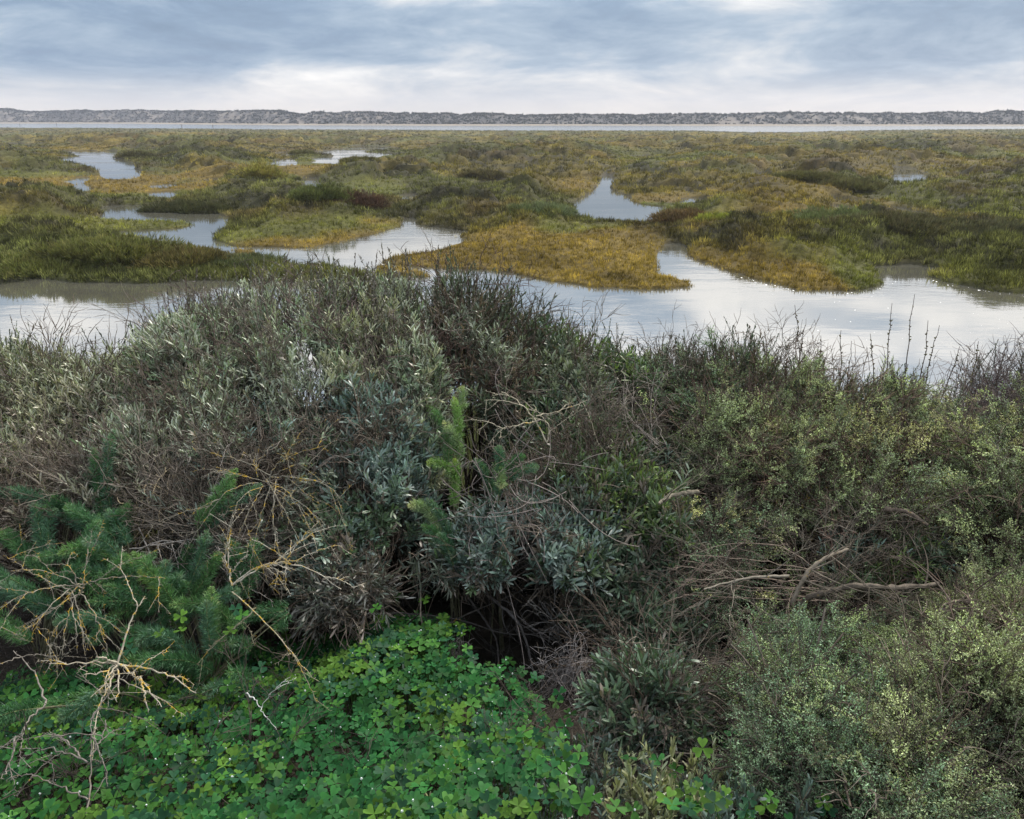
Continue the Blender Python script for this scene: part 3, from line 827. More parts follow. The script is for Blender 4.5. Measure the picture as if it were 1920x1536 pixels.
def shrub(name, label, group, blobs, n, kind, cols, up=.8, twigs=0, spikes=0, seed=0, scale=1.0, base=None, stemcol=C_STEM, nst=60, bright=1.0, twigcol=None, out_=.7, spikecol=None, deadleaf=0.0):
    r = np.random.default_rng(1000 + seed)
    n = int(n * 1.7); twigs = int(twigs * .35) if name != 'twiggy_shrub' else int(twigs * .45)
    P, Nn, cs, rad = blob_points(blobs, n, r)
    if base is None:
        bx_ = float(np.mean(cs[:, 0])); by = float(np.mean(cs[:, 1]) + .35)
    else: bx_, by = base
    bz = float(bank_z(np.array([bx_]), np.array([by]))[0]); org = np.array([bx_, by, bz])
    root = thing(name, org, label, 'shrub', group)
    T = {'silver': SILVER, 'broad': BROAD, 'suaeda': SUAE}[kind]
    d = unit(Nn * out_ + np.array([0, 0, up]) + r.normal(0, .30, P.shape))
    sc_ = scale * (.6 + .75 * r.random(n))
    L = {'silver': .17, 'broad': .15, 'suaeda': .15}[kind]
    loc = P - d * (L * sc_ * .75)[:, None]
    if kind == 'suaeda':
        # long arching sprays, each set with short leafy twigs along its outer part
        per = 11; K = int(n / 7.0); n = K * per
        lean = np.stack([(vnoise(P[:K, 0] * 2.2 + seed, P[:K, 2] * 2.2, 60 + seed) - .5) * 2.4, (vnoise(P[:K, 0] * 2 + 9, P[:K, 2] * 2.5, 61 + seed) - .65) * 1.2, np.zeros(K)], 1)
        dk = unit(Nn[:K] * .8 + np.array([0, 0, up]) + lean + r.normal(0, .16, (K, 3))); ln_ = (.26 + .30 * r.random(K) ** 1.5) * (.6 + .4 * scale)
        tipk = P[:K] + dk * (.03 + .14 * r.random((K, 1)) ** 2); ak = tipk - dk * ln_[:, None] - np.array([0, 0, .03]); mk = (ak + tipk) / 2 + np.array([0, 0, .05]) + r.normal(0, .015, (K, 3))
        tt = (.22 + .78 * (np.arange(per) + r.random((K, per))) / per)[..., None]
        loc = (ak[:, None] * (1 - tt) ** 2 + mk[:, None] * 2 * tt * (1 - tt) + tipk[:, None] * tt ** 2).reshape(-1, 3)
        tg = unit(((mk - ak)[:, None] * (1 - tt) + (tipk - mk)[:, None] * tt).reshape(-1, 3))
        d = unit(tg * 1.0 + r.normal(0, .42, (n, 3))); sc_ = scale * (.55 + .55 * r.random(n)) * (1.15 - .35 * tt.reshape(-1)); P = loc; Nn = np.repeat(Nn[:K], per, 0)
        spray = (ak, mk, tipk)
    patchv = fbm(P[:, 0] * 3.0 + seed, P[:, 2] * 3.0 + P[:, 1] * 2, 200 + seed, 3)
    cols = np.array(cols); ci = np.clip((patchv - .25) / .5 * len(cols) + r.normal(0, .8, n), 0, len(cols) - 1).astype(int)
    col = cols[ci] * (.6 + .8 * r.random((n, 1))) * bright * {'silver': 1.7, 'broad': 1.5, 'suaeda': 1.75}[kind]
    if deadleaf > 0:
        dl = r.random(n) < deadleaf * (1.6 - 1.2 * np.clip(Nn[:, 2], 0, 1)); col[dl] = np.array([.15, .125, .10]) * (.6 + .7 * r.random((dl.sum(), 1)))
    M = frames(d, r, sc_)
    gl, gs = Geo(), Geo(); idx = r.integers(0, len(T), n)
    scol = pick(r, stemcol, n)
    if kind == 'suaeda':
        K = len(spray[0]); V, Fq = tubes(bezier(*spray, 8), np.tile(np.linspace(.0032, .0012, 8), (K, 1)), 4)
        gs.add(V, Fq, np.repeat(pick(r, twigcol or stemcol, K), 32, 0))
        bright = bright * 1.1; col = col * (.7 + .6 * np.repeat(r.random(K), per))[:, None]
    bare = vnoise(P[:, 0] * 5.5 + seed, P[:, 2] * 6.5 + P[:, 1] * 3, 300 + seed) > ((.74 if kind == 'suaeda' else .80) + .2 * r.random(n))
    for k in range(len(T)):
        q = (idx == k) & ~bare
        inst(gl, T[k][0], M[q], loc[q], col[q]); q = idx == k; inst(gs, T[k][1], M[q], loc[q], scol[q])
        q = bare & (idx == k) & (r.random(n) < .45); inst(gs, TWIG[k % len(TWIG)], M[q], loc[q], scol[q])
    gl.build('foliage', {'silver': M_silver, 'broad': M_silver, 'suaeda': M_fleshy}[kind], root, org)
    if twigs:
        Pt, Nt, _, _ = blob_points(blobs, twigs, r)
        c0 = cs.mean(0)
        Pt = Pt + (c0 - Pt) * (r.random((twigs, 1)) * .35)
        dt = unit(Nt * .6 + np.array([0, 0, .45]) + r.normal(0, .45, Pt.shape))
        Mt = frames(dt, r, scale * (.7 + .7 * r.random(twigs))); it = r.integers(0, len(TWIG), twigs); tcol = pick(r, twigcol or stemcol, twigs)
        for k in range(len(TWIG)):
            q = it == k; inst(gs, TWIG[k], Mt[q], Pt[q] - dt[q] * .2, tcol[q])
    gs.build('twigs', M_twig, root, org)
    if spikes:
        Ps, Ns, _, _ = blob_points(blobs, spikes * 4, r)
        o_ = np.argsort(-(Ps[:, 2] + .3 * Ps[:, 1] + r.random(len(Ps)) * .15))[:spikes]; Ps = Ps[o_]
        ds = unit(np.stack([r.normal(0, .22, spikes), r.normal(0, .2, spikes), np.ones(spikes)], 1))
        Ms = frames(ds, r, .7 + .6 * r.random(spikes)); scx = pick(r, spikecol or C_DARK, spikes); gi = Geo(); isx = r.integers(0, len(SPIKE), spikes)
        for k in range(len(SPIKE)):
            q = isx == k; inst(gi, SPIKE[k][0], Ms[q], Ps[q] - ds[q] * .08, scx[q]); inst(gi, SPIKE[k][1], Ms[q], Ps[q] - ds[q] * .08, scx[q] * .8)
        gi.build('flower_spikes', M_silver, root, org)
    # limbs from the foot up into the crown
    m = min(nst, n)
    s_ = r.choice(n, m, replace=False)
    tip = loc[s_]; a = org + np.stack([r.normal(0, .10, m), r.normal(0, .08, m), np.full(m, -.05)], 1)
    mid = a * .5 + tip * .5 + np.stack([r.normal(0, .08, m), r.normal(0, .08, m), r.normal(.02, .08, m)], 1)
    Pp = bezier(a, mid, tip, 8) + r.normal(0, .006, (m, 8, 3))
    rad_ = np.linspace(1, .22, 8)[None] * (.005 + .010 * r.random((m, 1)) ** 2)
    V, Fq = tubes(Pp, rad_, 5)
    gt = Geo(); gt.add(V, Fq, np.repeat(pick(r, stemcol, m), 40, 0)); gt.build('stems', M_twig, root, org, smooth=True)
    return root


GS = 'silver-leaved shrubs massed on the bank'
GSU = 'small-leaved sea-blite shrubs on the right of the bank'
shrub('silver_shrub', 'tallest silvery grey-leaved shrub, its rounded crown rising over the creek', GS,
      [(600, 668, 4.2, .78, .55, .33), (420, 700, 4.05, .42, .5, .31), (700, 668, 4.25, .5, .5, .36), (560, 790, 3.7, .70, .38, .33), (350, 640, 4.3, .20, .25, .12)],
      2700, 'silver', C_SILVER, twigs=420, spikes=420, seed=1, nst=140, deadleaf=.16, spikecol=[(.12, .13, .095), (.09, .08, .065), (.07, .055, .05)], twigcol=[(.085, .06, .055), (.12, .10, .085)])
shrub('silver_shrub', 'dark-stemmed shrub with upright reddish-brown shoots, right shoulder of the tallest crown', GS,
      [(880, 670, 4.25, .33, .4, .38), (830, 760, 3.9, .25, .3, .30), (930, 750, 4.0, .25, .3, .28)],
      420, 'silver', C_DARK + C_SILVER[:1], twigs=330, spikes=170, seed=2, twigcol=[(.055, .035, .030), (.075, .045, .036), (.09, .07, .055)])
shrub('silver_shrub', 'pale grey-green shrub along the left frame edge below the calm water', GS,
      [(120, 765, 4.0, .50, .45, .26), (-70, 750, 4.1, .50, .5, .28), (40, 860, 3.6, .45, .35, .22), (240, 760, 3.9, .25, .35, .22)],
      1500, 'silver', [(.12, .13, .08), (.17, .185, .13), (.15, .145, .10)], twigs=260, spikes=90, seed=3, deadleaf=.2, nst=80)
shrub('silver_shrub', 'leafy silvery shrub left of centre, leaning toward the viewer under the tallest crown', GS,
      [(470, 840, 3.45, .42, .33, .22), (300, 860, 3.4, .30, .3, .2), (620, 870, 3.4, .28, .3, .2)],
      900, 'silver', C_SILVER[:3] + C_BLUE[:1], twigs=200, seed=4, deadleaf=.25)
shrub('silver_shrub', 'dark green shrub with a ragged skyline of thin spikes right of the tallest crown', GS,
      [(1040, 720, 4.3, .38, .45, .28), (1170, 760, 4.2, .36, .4, .22), (1270, 790, 4.1, .25, .3, .18), (1050, 830, 3.9, .40, .35, .25)],
      1150, 'broad', C_GREEN + [(.12, .14, .09)], twigs=200, spikes=230, seed=5, nst=80)
shrub('silver_shrub', 'blue-grey shrub in the middle of the thicket, above the dark hollow', GS,
      [(700, 850, 3.5, .26, .3, .30), (690, 950, 3.2, .28, .28, .22), (620, 1020, 3.0, .18, .22, .16)],
      820, 'broad', C_BLUE + [(.07, .11, .06)], twigs=60, seed=6, deadleaf=.10, bright=.8, nst=18)
shrub('silver_shrub', 'narrow silvery column of leaves in the centre, beside the reddish bare stems', GS,
      [(800, 760, 3.75, .14, .2, .28), (790, 870, 3.5, .17, .2, .22)],
      330, 'silver', C_SILVER, twigs=40, seed=7)
shrub('silver_shrub', 'bright green broad-leaved shrub right of centre, full of upright leaves', GS,
      [(1130, 880, 3.6, .32, .3, .2), (1110, 960, 3.3, .36, .3, .22), (1230, 990, 3.2, .22, .25, .2)],
      900, 'broad', C_GREEN + C_BLUE[2:], twigs=150, seed=8, deadleaf=.2)
shrub('silver_shrub', 'low blue-green shrub overhanging the dark hollow, with tufts of thick leaves', GS,
      [(980, 1010, 3.05, .26, .22, .14), (900, 1040, 3.0, .16, .2, .1), (1060, 1040, 3.0, .18, .2, .12)],
      420, 'broad', C_BLUE + C_GREEN[:1], twigs=40, seed=9, deadleaf=.12, bright=.9, nst=14)
shrub('silver_shrub', 'dark leafy column hanging down right of the dark hollow to the clover', GS,
      [(1180, 1120, 3.0, .22, .22, .2), (1240, 1220, 2.8, .20, .2, .2), (1210, 1330, 2.6, .17, .18, .15), (1120, 1060, 3.05, .14, .16, .14)],
      820, 'broad', [(.05, .08, .05), (.07, .105, .065), (.06, .07, .05)], twigs=60, seed=10, deadleaf=.15, up=.2, nst=18)
shrub('silver_shrub', 'small dried grey shrub hanging at the left lip of the hollow', GS,
      [(610, 1140, 2.75, .10, .12, .12), (680, 1110, 2.8, .13, .12, .1), (790, 1085, 2.85, .12, .12, .06)],
      130, 'silver', [(.09, .09, .08), (.07, .085, .065)], twigs=40, seed=11, deadleaf=.2, up=-.1, nst=8)
shrub('twiggy_shrub', 'mostly bare grey-brown twiggy shrub at the left edge, above the feathery plumes', GS,
      [(80, 930, 3.3, .42, .3, .16), (300, 930, 3.15, .36, .25, .16), (-60, 1000, 3.1, .2, .25, .14)],
      300, 'silver', [(.15, .15, .11), (.13, .12, .09)], twigs=620, seed=12, deadleaf=.3, twigcol=[(.16, .14, .115), (.11, .09, .07), (.07, .055, .045)])
shrub('twiggy_shrub', 'tangle of bare grey twigs in the shade left of centre, behind the thorny arches', GS,
      [(470, 960, 3.0, .3, .25, .15), (430, 1050, 2.9, .28, .2, .14)],
      110, 'silver', [(.08, .10, .08)], twigs=420, seed=13, twigcol=[(.11, .095, .08), (.06, .05, .04)])
shrub('silver_shrub', 'near-black shrub added behind the dark hollow to block back light, shade put into its colour', GS,
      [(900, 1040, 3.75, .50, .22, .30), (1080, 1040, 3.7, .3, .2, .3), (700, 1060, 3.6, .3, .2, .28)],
      900, 'broad', [(.018, .024, .014), (.028, .032, .018)], twigs=5, seed=24, nst=8, stemcol=[(.03, .025, .02)], bright=.5)  # added to block back light; the hollow's shade is put into its near-black colours
# right hand side: sea-blite
shrub('sea_blite', 'big spreading yellow-green sea-blite with a brown twiggy heart, right of centre', GSU,
      [(1500, 810, 3.95, .52, .45, .26), (1370, 850, 3.7, .32, .35, .22), (1640, 830, 3.85, .35, .4, .24), (1480, 920, 3.5, .42, .32, .2), (1620, 930, 3.4, .28, .3, .2)],
      1250, 'suaeda', C_SUAE, twigs=600, spikes=150, seed=14, nst=120, twigcol=[(.09, .06, .042), (.12, .09, .065), (.07, .045, .035)])
shrub('sea_blite', 'yellowish sea-blite with dark spiky shoots on the bank crest, left neighbour of the big one', GSU,
      [(1300, 760, 4.15, .28, .3, .20), (1390, 740, 4.3, .24, .3, .22)],
      330, 'suaeda', C_SUAE_B + C_SUAE[:1], twigs=120, spikes=240, seed=15, spikecol=C_DARK)
shrub('sea_blite', 'dense pale-green sea-blite filling the right frame edge halfway up', GSU,
      [(1860, 900, 3.5, .34, .35, .26), (1880, 1020, 3.1, .30, .3, .26), (1780, 900, 3.6, .22, .3, .16), (1990, 900, 3.5, .3, .3, .3)],
      900, 'suaeda', C_SUAE, twigs=300, seed=16, nst=80, twigcol=[(.12, .09, .065), (.09, .065, .05)])
shrub('sea_blite', 'olive-brown sea-blite in the bottom right corner', GSU,
      [(1870, 1230, 2.7, .24, .25, .22), (1830, 1400, 2.35, .25, .22, .2), (1940, 1380, 2.4, .22, .22, .24), (1760, 1500, 2.1, .16, .18, .12)],
      1700, 'suaeda', C_SUAE[:2] + [(.11, .12, .06)], scale=.85, twigs=330, seed=17, nst=60, up=.3, twigcol=[(.12, .09, .065), (.09, .065, .05), (.16, .13, .10)])
shrub('sea_blite', 'blue-green sea-blite with drooping sprays, lower right beside the clover', GSU,
      [(1530, 1270, 2.65, .24, .22, .16), (1450, 1330, 2.5, .13, .18, .14), (1600, 1380, 2.4, .26, .22, .16), (1480, 1450, 2.2, .15, .16, .10), (1620, 1490, 2.1, .18, .18, .1)],
      1900, 'suaeda', C_SUAE_B, scale=.85, twigs=240, seed=18, nst=60, up=.05)
shrub('sea_blite', 'leggy sea-blite with fine straight twigs reaching left over the dark gap', GSU,
      [(1330, 1000, 3.25, .20, .2, .12), (1340, 1080, 3.05, .22, .2, .10), (1300, 1130, 2.95, .10, .14, .07)],
      420, 'suaeda', C_SUAE + C_SUAE_B[:1], twigs=50, seed=19, up=.3, base=(1.15, 3.2), twigcol=[(.13, .10, .08), (.10, .08, .065)])
shrub('sea_blite', 'small olive sea-blite sprays under the gnarled limbs on the right', GSU,
      [(1700, 1230, 2.8, .2, .2, .12), (1500, 1180, 2.8, .12, .15, .06), (1740, 1330, 2.6, .14, .15, .12)],
      380, 'suaeda', C_SUAE_B + C_SUAE[:2], twigs=90, seed=20, up=.3, twigcol=[(.10, .08, .06), (.07, .055, .045)])
shrub('twiggy_shrub', 'dark purplish bare-twigged shrub on the skyline at the right frame edge', GSU,
      [(1880, 770, 4.7, .30, .3, .22), (1980, 760, 4.6, .3, .3, .26), (1820, 830, 4.3, .22, .25, .16)],
      60, 'silver', C_DARK, twigs=560, spikes=120, seed=21, twigcol=[(.075, .055, .055), (.055, .04, .038), (.11, .09, .08)])
shrub('silver_shrub', 'narrow-leaved green tuft sheltering in the gap between the two big sea-blites', GSU,
      [(1640, 1010, 3.2, .18, .15, .08), (1700, 1040, 3.1, .16, .14, .07), (1600, 1070, 3.0, .14, .14, .06)],
      200, 'silver', C_GREEN + C_BLUE[:1], twigs=150, seed=22)

# the shrub fill behind, seen between crowns and from the side
shrub('silver_shrub', 'shaded olive shrub lower down the bank, glimpsed behind the crowns at the right', GSU,
      [(1560, 790, 5.2, .8, .6, .25), (1250, 760, 5.4, .6, .5, .18)],
      600, 'silver', C_DARK + [(.11, .11, .05)], twigs=150, spikes=60, seed=23)

# ------------------------------------------------------------------ long bare budded shoots on the skyline, right
r = np.random.default_rng(61)
shoots = [(1490, 572, 1500), (1510, 610, 1490), (1575, 620, 1560), (1598, 640, 1590), (1672, 570, 1660), (1715, 552, 1690), (1740, 600, 1700), (1762, 610, 1720),
          (1630, 625, 1630), (1540, 630, 1520), (1836, 640, 1750), (1800, 650, 1750), (1475, 640, 1480), (1385, 625, 1390), (1360, 640, 1360), (1415, 645, 1400)]
ORD = 'first second third fourth fifth sixth seventh eighth ninth tenth eleventh twelfth thirteenth fourteenth fifteenth last'.split()
for i, (px, py, bxp) in enumerate(shoots):
    D = 4.15 + r.normal(0, .08)
    tip = at(px, py, D); foot = at(bxp, 790 + r.random() * 20, D - .05)
    o = thing('budded_shoot', foot, '', 'shoot', 'bare budded shoots on the right skyline')
    o['label'] = ['tall bare shoot with a hooked tip on the right skyline', 'bare budded shoot rising just right of the hooked one'][i] if i < 2 else \
        ('tallest dark knobbly shoot against the water at right' if i == 5 else 'curved bare shoot bending right, outermost on the right skyline' if i == 10 else ORD[sorted(q_[0] for q_ in shoots).index(px)] + ' bare budded shoot from the left on the right-hand skyline against the water')
    P = bezier(foot[None], ((foot + tip) / 2 + np.array([r.normal(0, .03) + (.06 if i == 10 else 0), 0, .02]))[None], tip[None], 12)
    P = P + r.normal(0, .003, P.shape)
    V, Fq = tubes(P, np.linspace(.0042, .0012, 12)[None], 5)
    gb = Geo(); gb.add(V, Fq, (.05, .035, .03))
    nb = 46; t = r.random(nb) ** .8 * .93; q = P[0][(t * 11).astype(int)] * (1 - (t * 11 % 1)[:, None]) + P[0][np.minimum((t * 11).astype(int) + 1, 11)] * (t * 11 % 1)[:, None]
    T = SUAE[0][0]; octv = np.array([[0, 0, 1.], [1, 0, 0], [0, 1, 0], [-1, 0, 0], [0, -1, 0], [0, 0, -1.]]) * np.array([.5, .5, 1]); octf = np.array([[0, 1, 2], [0, 2, 3], [0, 3, 4], [0, 4, 1], [5, 2, 1], [5, 3, 2], [5, 4, 3], [5, 1, 4]])
    dd = unit(r.normal(0, .7, (nb, 3)) + np.array([0, 0, .6])); s = .0045 + .005 * r.random(nb)
    inst(gb, (octv, [octf], np.ones((6, 3))), frames(dd, r, s), q + dd * s[:, None] * .8, pick(r, [(.06, .05, .03), (.08, .075, .03)], nb))
    gb.build('stem', M_twig, o, foot)

# ------------------------------------------------------------------ gnarled limbs on the right
def limb(pts, r0, r1, label, col=(.085, .07, .055), seed=0, sub=3, mat=None, name='gnarled_limb', group='gnarled bare limbs among the sea-blite'):
    r = np.random.default_rng(seed + 300)
    C = np.array([fit(*p) for p in pts])
    k = 26; t = np.linspace(0, len(C) - 1, k); i = np.minimum(t.astype(int), len(C) - 2); f = (t - i)[:, None]
    # Catmull-Rom
    Cp = np.concatenate([[2 * C[0] - C[1]], C, [2 * C[-1] - C[-2]]])
    p0_, p1_, p2_, p3_ = Cp[i], Cp[i + 1], Cp[i + 2], Cp[i + 3]
    P = .5 * (2 * p1_ + (p2_ - p0_) * f + (2 * p0_ - 5 * p1_ + 4 * p2_ - p3_) * f ** 2 + (-p0_ + 3 * p1_ - 3 * p2_ + p3_) * f ** 3)
    P = P + r.normal(0, r0 * .18, P.shape)
    rad = np.linspace(r0, r1, k) * (1 + r.normal(0, .10, k))
    V, Fq = tubes(P[None], rad[None], 9)
    o = thing(name, P[0], label, 'branch', group)
    g_ = Geo(); g_.add(V, Fq, np.array(col)); g_.build('wood', mat or M_dead, o, P[0], smooth=True)
    if sub:
        gs = Geo(); q = r.integers(4, k - 1, sub); d = unit(r.normal(0, 1, (sub, 3)) + (P[q] - P[q - 1]) * 30)
        e_ = P[q] + d * (.12 + .2 * r.random((sub, 1)))
        PP = bezier(P[q], (P[q] + e_) / 2 + r.normal(0, .03, (sub, 3)), e_, 8)
        V, Fq = tubes(PP, np.linspace(.45, .1, 8)[None] * rad[q][:, None], 5); gs.add(V, Fq, np.array(col) * .9)
        it = r.integers(0, len(TWIG), sub)
        for j in range(sub): inst(gs, TWIG[it[j]], frames(d[j:j + 1], r, np.array([.7])), e_[j:j + 1] - d[j:j + 1] * .1, np.array([col]) * .9)
        gs.build('twigs', M_twig, o, P[0])
    return o


limb([(1500, 1130, 2.7), (1535, 1115, 2.66), (1600, 1100, 2.62), (1680, 1102, 2.6), (1760, 1095, 2.68)], .0135, .009, 'thick gnarled limb lying level across the dark gap at the right', seed=1, sub=6)
limb([(1775, 1260, 2.4), (1768, 1200, 2.42), (1762, 1150, 2.45), (1790, 1130, 2.5), (1830, 1128, 2.55)], .012, .010, 'upright weathered limb with an elbow bend near the right edge', (.095, .075, .06), 2, 5)
limb([(1485, 1130, 2.65), (1510, 1080, 2.68), (1545, 1048, 2.72), (1590, 1030, 2.8)], .009, .006, 'pale forked limb slanting up left of the level one', (.13, .11, .085), 3, 8)
limb([(1310, 922, 3.0), (1265, 928, 2.95), (1235, 945, 2.9)], .010, .007, 'short pale branch stub sticking out above the dark gap', (.13, .115, .085), 4, 3)
limb([(1655, 955, 3.05), (1700, 960, 3.0), (1740, 985, 2.95)], .011, .006, 'dark stub limb in the heart of the right-hand thicket', (.09, .07, .055), 5, 2)
limb([(1480, 1080, 2.7), (1400, 1085, 2.66), (1320, 1105, 2.6)], .006, .003, 'thin straight grey branch reaching left from the forked limb', (.17, .15, .12), 6, 7)
limb([(1690, 1170, 2.85), (1700, 1230, 2.75), (1705, 1300, 2.65)], .008, .006, 'mossy stem dropping down between the right-hand limbs', (.09, .085, .05), 7, 4)
limb([(1582, 1120, 2.85), (1588, 1170, 2.8), (1590, 1215, 2.75)], .006, .005, 'short reddish stem hanging below the level limb', (.12, .07, .055), 8, 2)
# bare branches in the dark hollow
HB = 'bare grey branches in the dark hollow'
limb([(890, 1090, 3.0), (930, 1130, 2.95), (970, 1165, 2.9), (990, 1215, 2.85), (1000, 1260, 2.8)], .008, .004, 'thickest bare branch arching down through the dark hollow', (.075, .07, .068), 9, 4, name='bare_branch', group=HB)
limb([(870, 1110, 3.05), (900, 1150, 3.0), (930, 1200, 2.95), (935, 1260, 2.85)], .005, .003, 'thin bare branch just left of the thick one in the hollow', (.065, .06, .058), 10, 3, name='bare_branch', group=HB)
limb([(820, 1180, 2.85), (880, 1150, 2.95), (950, 1120, 3.0), (1010, 1090, 3.05)], .004, .002, 'thin bare twig crossing the hollow up toward the right', (.06, .056, .05), 11, 3, name='bare_branch', group=HB)
limb([(1100, 1100, 3.0), (1075, 1150, 2.9), (1060, 1210, 2.8), (1050, 1260, 2.7)], .004, .002, 'bundle of drooping grey stems along the right lip of the hollow', (.08, .08, .08), 12, 7, name='bare_branch', group=HB)
limb([(660, 1160, 2.8), (740, 1150, 2.85), (850, 1160, 2.9), (960, 1190, 2.9), (1060, 1180, 2.85)], .004, .002, 'long level twig stretched across the whole hollow', (.05, .047, .044), 13, 4, name='bare_branch', group=HB)
# dead fibre tuft
r = np.random.default_rng(71)
for (px, py, D, sx_, n_, c_, lb) in [(1070, 1255, 2.62, .06, 240, (.24, .22, .21), 'pale wad of dry fibres hanging beside the dark hollow'),
                                (1120, 1310, 2.5, .10, 300, (.13, .11, .10), 'sprawling tangle of dry brown stems below the pale wad'),
                                (855, 1215, 2.7, .03, 90, (.16, .15, .14), 'thin hanging wisp of dry roots in the hollow'),
                                (960, 960, 3.0, .13, 150, (.14, .12, .11), 'nest-like knot of dry curling twigs above the low blue-green shrub'),
                                (290, 960, 2.95, .07, 60, (.30, .24, .15), 'cluster of straw-coloured dead shoots left of the thorny arches')]:
    c0 = at(px, py, D); a = c0 + r.normal(0, 1, (n_, 3)) * np.array([sx_, sx_ * .7, sx_ * .9]); c = a + r.normal(0, 1, (n_, 3)) * sx_ * 1.0 + np.array([0, 0, -.05]); m_ = (a + c) / 2 + r.normal(0, sx_ * .6, (n_, 3))
    V, Fq = tubes(bezier(a, m_, c, 7), np.full((n_, 7), .0012 + .0006 * (D > 2.8)), 3)
    g = Geo(); g.add(V, Fq, np.repeat(pick(r, [c_], n_), 21, 0))
    g.build('dry_tangle', M_twig, None, c0); tag(bpy.context.scene.objects[-1] if False else COL.objects[-1], lb, 'dead stems', 'dry tangles of dead stems')

# ------------------------------------------------------------------ feathery asparagus plumes
def asparagus(label, plumes, base_px, seed, cols, fat=.026):
    r = np.random.default_rng(seed + 500)
    b0 = at(*base_px); bz = float(bank_z(np.array([b0[0]]), np.array([b0[1]]))[0]); org = np.array([b0[0], b0[1], bz])
    o = thing('asparagus_fern', org, label, 'fern', 'feathery asparagus plants low on the bank')
    gst = Geo()
    fat *= 1.0; extra = []
    for (pts, f_, ci) in plumes:
        for q_ in range(2 if seed < 5 else 0):
            jx, jy, jd = r.normal(0, 22), r.normal(6, 16), r.normal(0.02, .06)
            extra.append(([(a_ + jx * (i_ + .3) * .8 + r.normal(0, 8), b__ + jy * (i_ * .5 + .3) + r.normal(0, 8), d__ + jd) for i_, (a_, b__, d__) in enumerate(pts)], f_ * .8, int(r.choice([0, 0, 3, 1]))))
    for (pts, f_, ci) in list(plumes) + extra:
        C = np.array([fit(*p) for p in pts])
        if len(C) == 2: C = np.array([C[0], (C[0] + C[1]) / 2 + np.array([0, 0, .03]), C[1]])
        P = bezier(C[:1], C[1:2], C[2:3], 24)[0]
        leng = np.linalg.norm(np.diff(P, axis=0), axis=1).sum()
        m = int(4300 * leng * f_)
        gp = Geo()
        # side twiglets each a brush of needles
        tt = np.sort(r.random(m)); ii = (tt * 23).astype(int); ff = (tt * 23 - ii)[:, None]
        q = P[ii] * (1 - ff) + P[np.minimum(ii + 1, 23)] * ff
        tan_ = unit(P[np.minimum(ii + 1, 23)] - P[ii] + 1e-9)
        # cluster nodes
        node = (np.floor(tt * leng / .0035)); rr_ = np.random.default_rng(seed)
        rad = unit(np.cross(tan_, r.normal(0, 1, (m, 3))))
        env = np.minimum(1, (1 - tt) * 5 + .25) * np.minimum(1, tt * 8 + .4)
        off = rad * (fat * .75 * r.random((m, 1)) ** .8) * env[:, None] * (.5 + vnoise(tt * 22 + seed, tt * 0 + pts[0][0], 3)[:, None])
        d = unit(rad + tan_ * .75 + r.normal(0, .5, (m, 3)))
        l = fat * (.65 + .5 * r.random(m)) * env
        sdv = unit(np.cross(d, r.normal(0, 1, (m, 3)))) * .0014
        a = q + off
        V = np.stack([a - sdv, a + sdv, a + d * l[:, None]], 1).reshape(-1, 3)
        Fq = np.arange(m * 3).reshape(-1, 3)
        c = np.array(cols)[ci] * (.6 + .7 * r.random((m, 1))) * (1 + .6 * sstep(tt, .7, 1))[:, None]
        c[:, 0] *= 1 + .4 * sstep(tt, .75, 1); c = np.repeat(c, 3, 0)
        gp.add(V, Fq, c); gp.build('plume', M_needle, o, org)
        V, Fq = tubes(P[None], np.linspace(.0022, .001, 24)[None], 4); gst.add(V, Fq, (.12, .14, .06))
        lead = bezier(org[None] + r.normal(0, .02, 3), ((org + P[0]) / 2 + np.array([0, 0, .08]))[None], P[:1], 10)
        V, Fq = tubes(lead, np.linspace(.003, .0022, 10)[None], 4); gst.add(V, Fq, (.10, .10, .06))
    gst.build('stems', M_twig, o, org)


GA = [(.045, .12, .05), (.075, .17, .06), (.12, .22, .06), (.06, .135, .08), (.18, .26, .13)]
asparagus('bushy green feathery asparagus at left, with a bright arching plume on top',
          [([(240, 1080, 2.6), (180, 1000, 2.7), (110, 1040, 2.55)], 1, 1), ([(230, 1000, 2.75), (180, 985, 2.8), (125, 945, 2.85)], 1, 0), ([(200, 1080, 2.65), (180, 1010, 2.75), (230, 960, 2.8)], 1.1, 1),
           ([(260, 1110, 2.55), (215, 1060, 2.6), (150, 1090, 2.5)], 1, 0), ([(240, 1020, 2.7), (225, 990, 2.75), (200, 955, 2.8)], .9, 3), ([(120, 1100, 2.55), (150, 1050, 2.6), (190, 1030, 2.6)], 1.1, 0),
           ([(180, 1130, 2.5), (220, 1080, 2.55), (250, 1050, 2.6)], 1.1, 1), ([(290, 1150, 2.5), (260, 1120, 2.5), (160, 1130, 2.4)], 1, 0)], (240, 1150, 2.6), 1, GA)
asparagus('blue-green feathery asparagus on the far left edge with thick leaning plumes',
          [([(100, 1090, 2.7), (60, 1040, 2.8), (10, 990, 2.9)], 1, 0), ([(90, 1050, 2.75), (70, 990, 2.85), (65, 940, 2.9)], 1, 3), ([(130, 960, 3.0), (80, 930, 3.0), (15, 915, 3.0)], .8, 3),
           ([(60, 1120, 2.6), (20, 1080, 2.65), (-50, 1060, 2.7)], 1, 0), ([(110, 1150, 2.5), (50, 1130, 2.5), (0, 1090, 2.55)], 1, 3), ([(200, 990, 2.9), (180, 920, 3.0), (178, 840, 3.1)], .9, 0),
           ([(60, 1200, 2.4), (10, 1170, 2.4), (-60, 1160, 2.4)], 1, 0), ([(150, 960, 2.95), (120, 940, 3.0), (90, 960, 2.9)], .9, 3)], (60, 1170, 2.65), 2, GA)
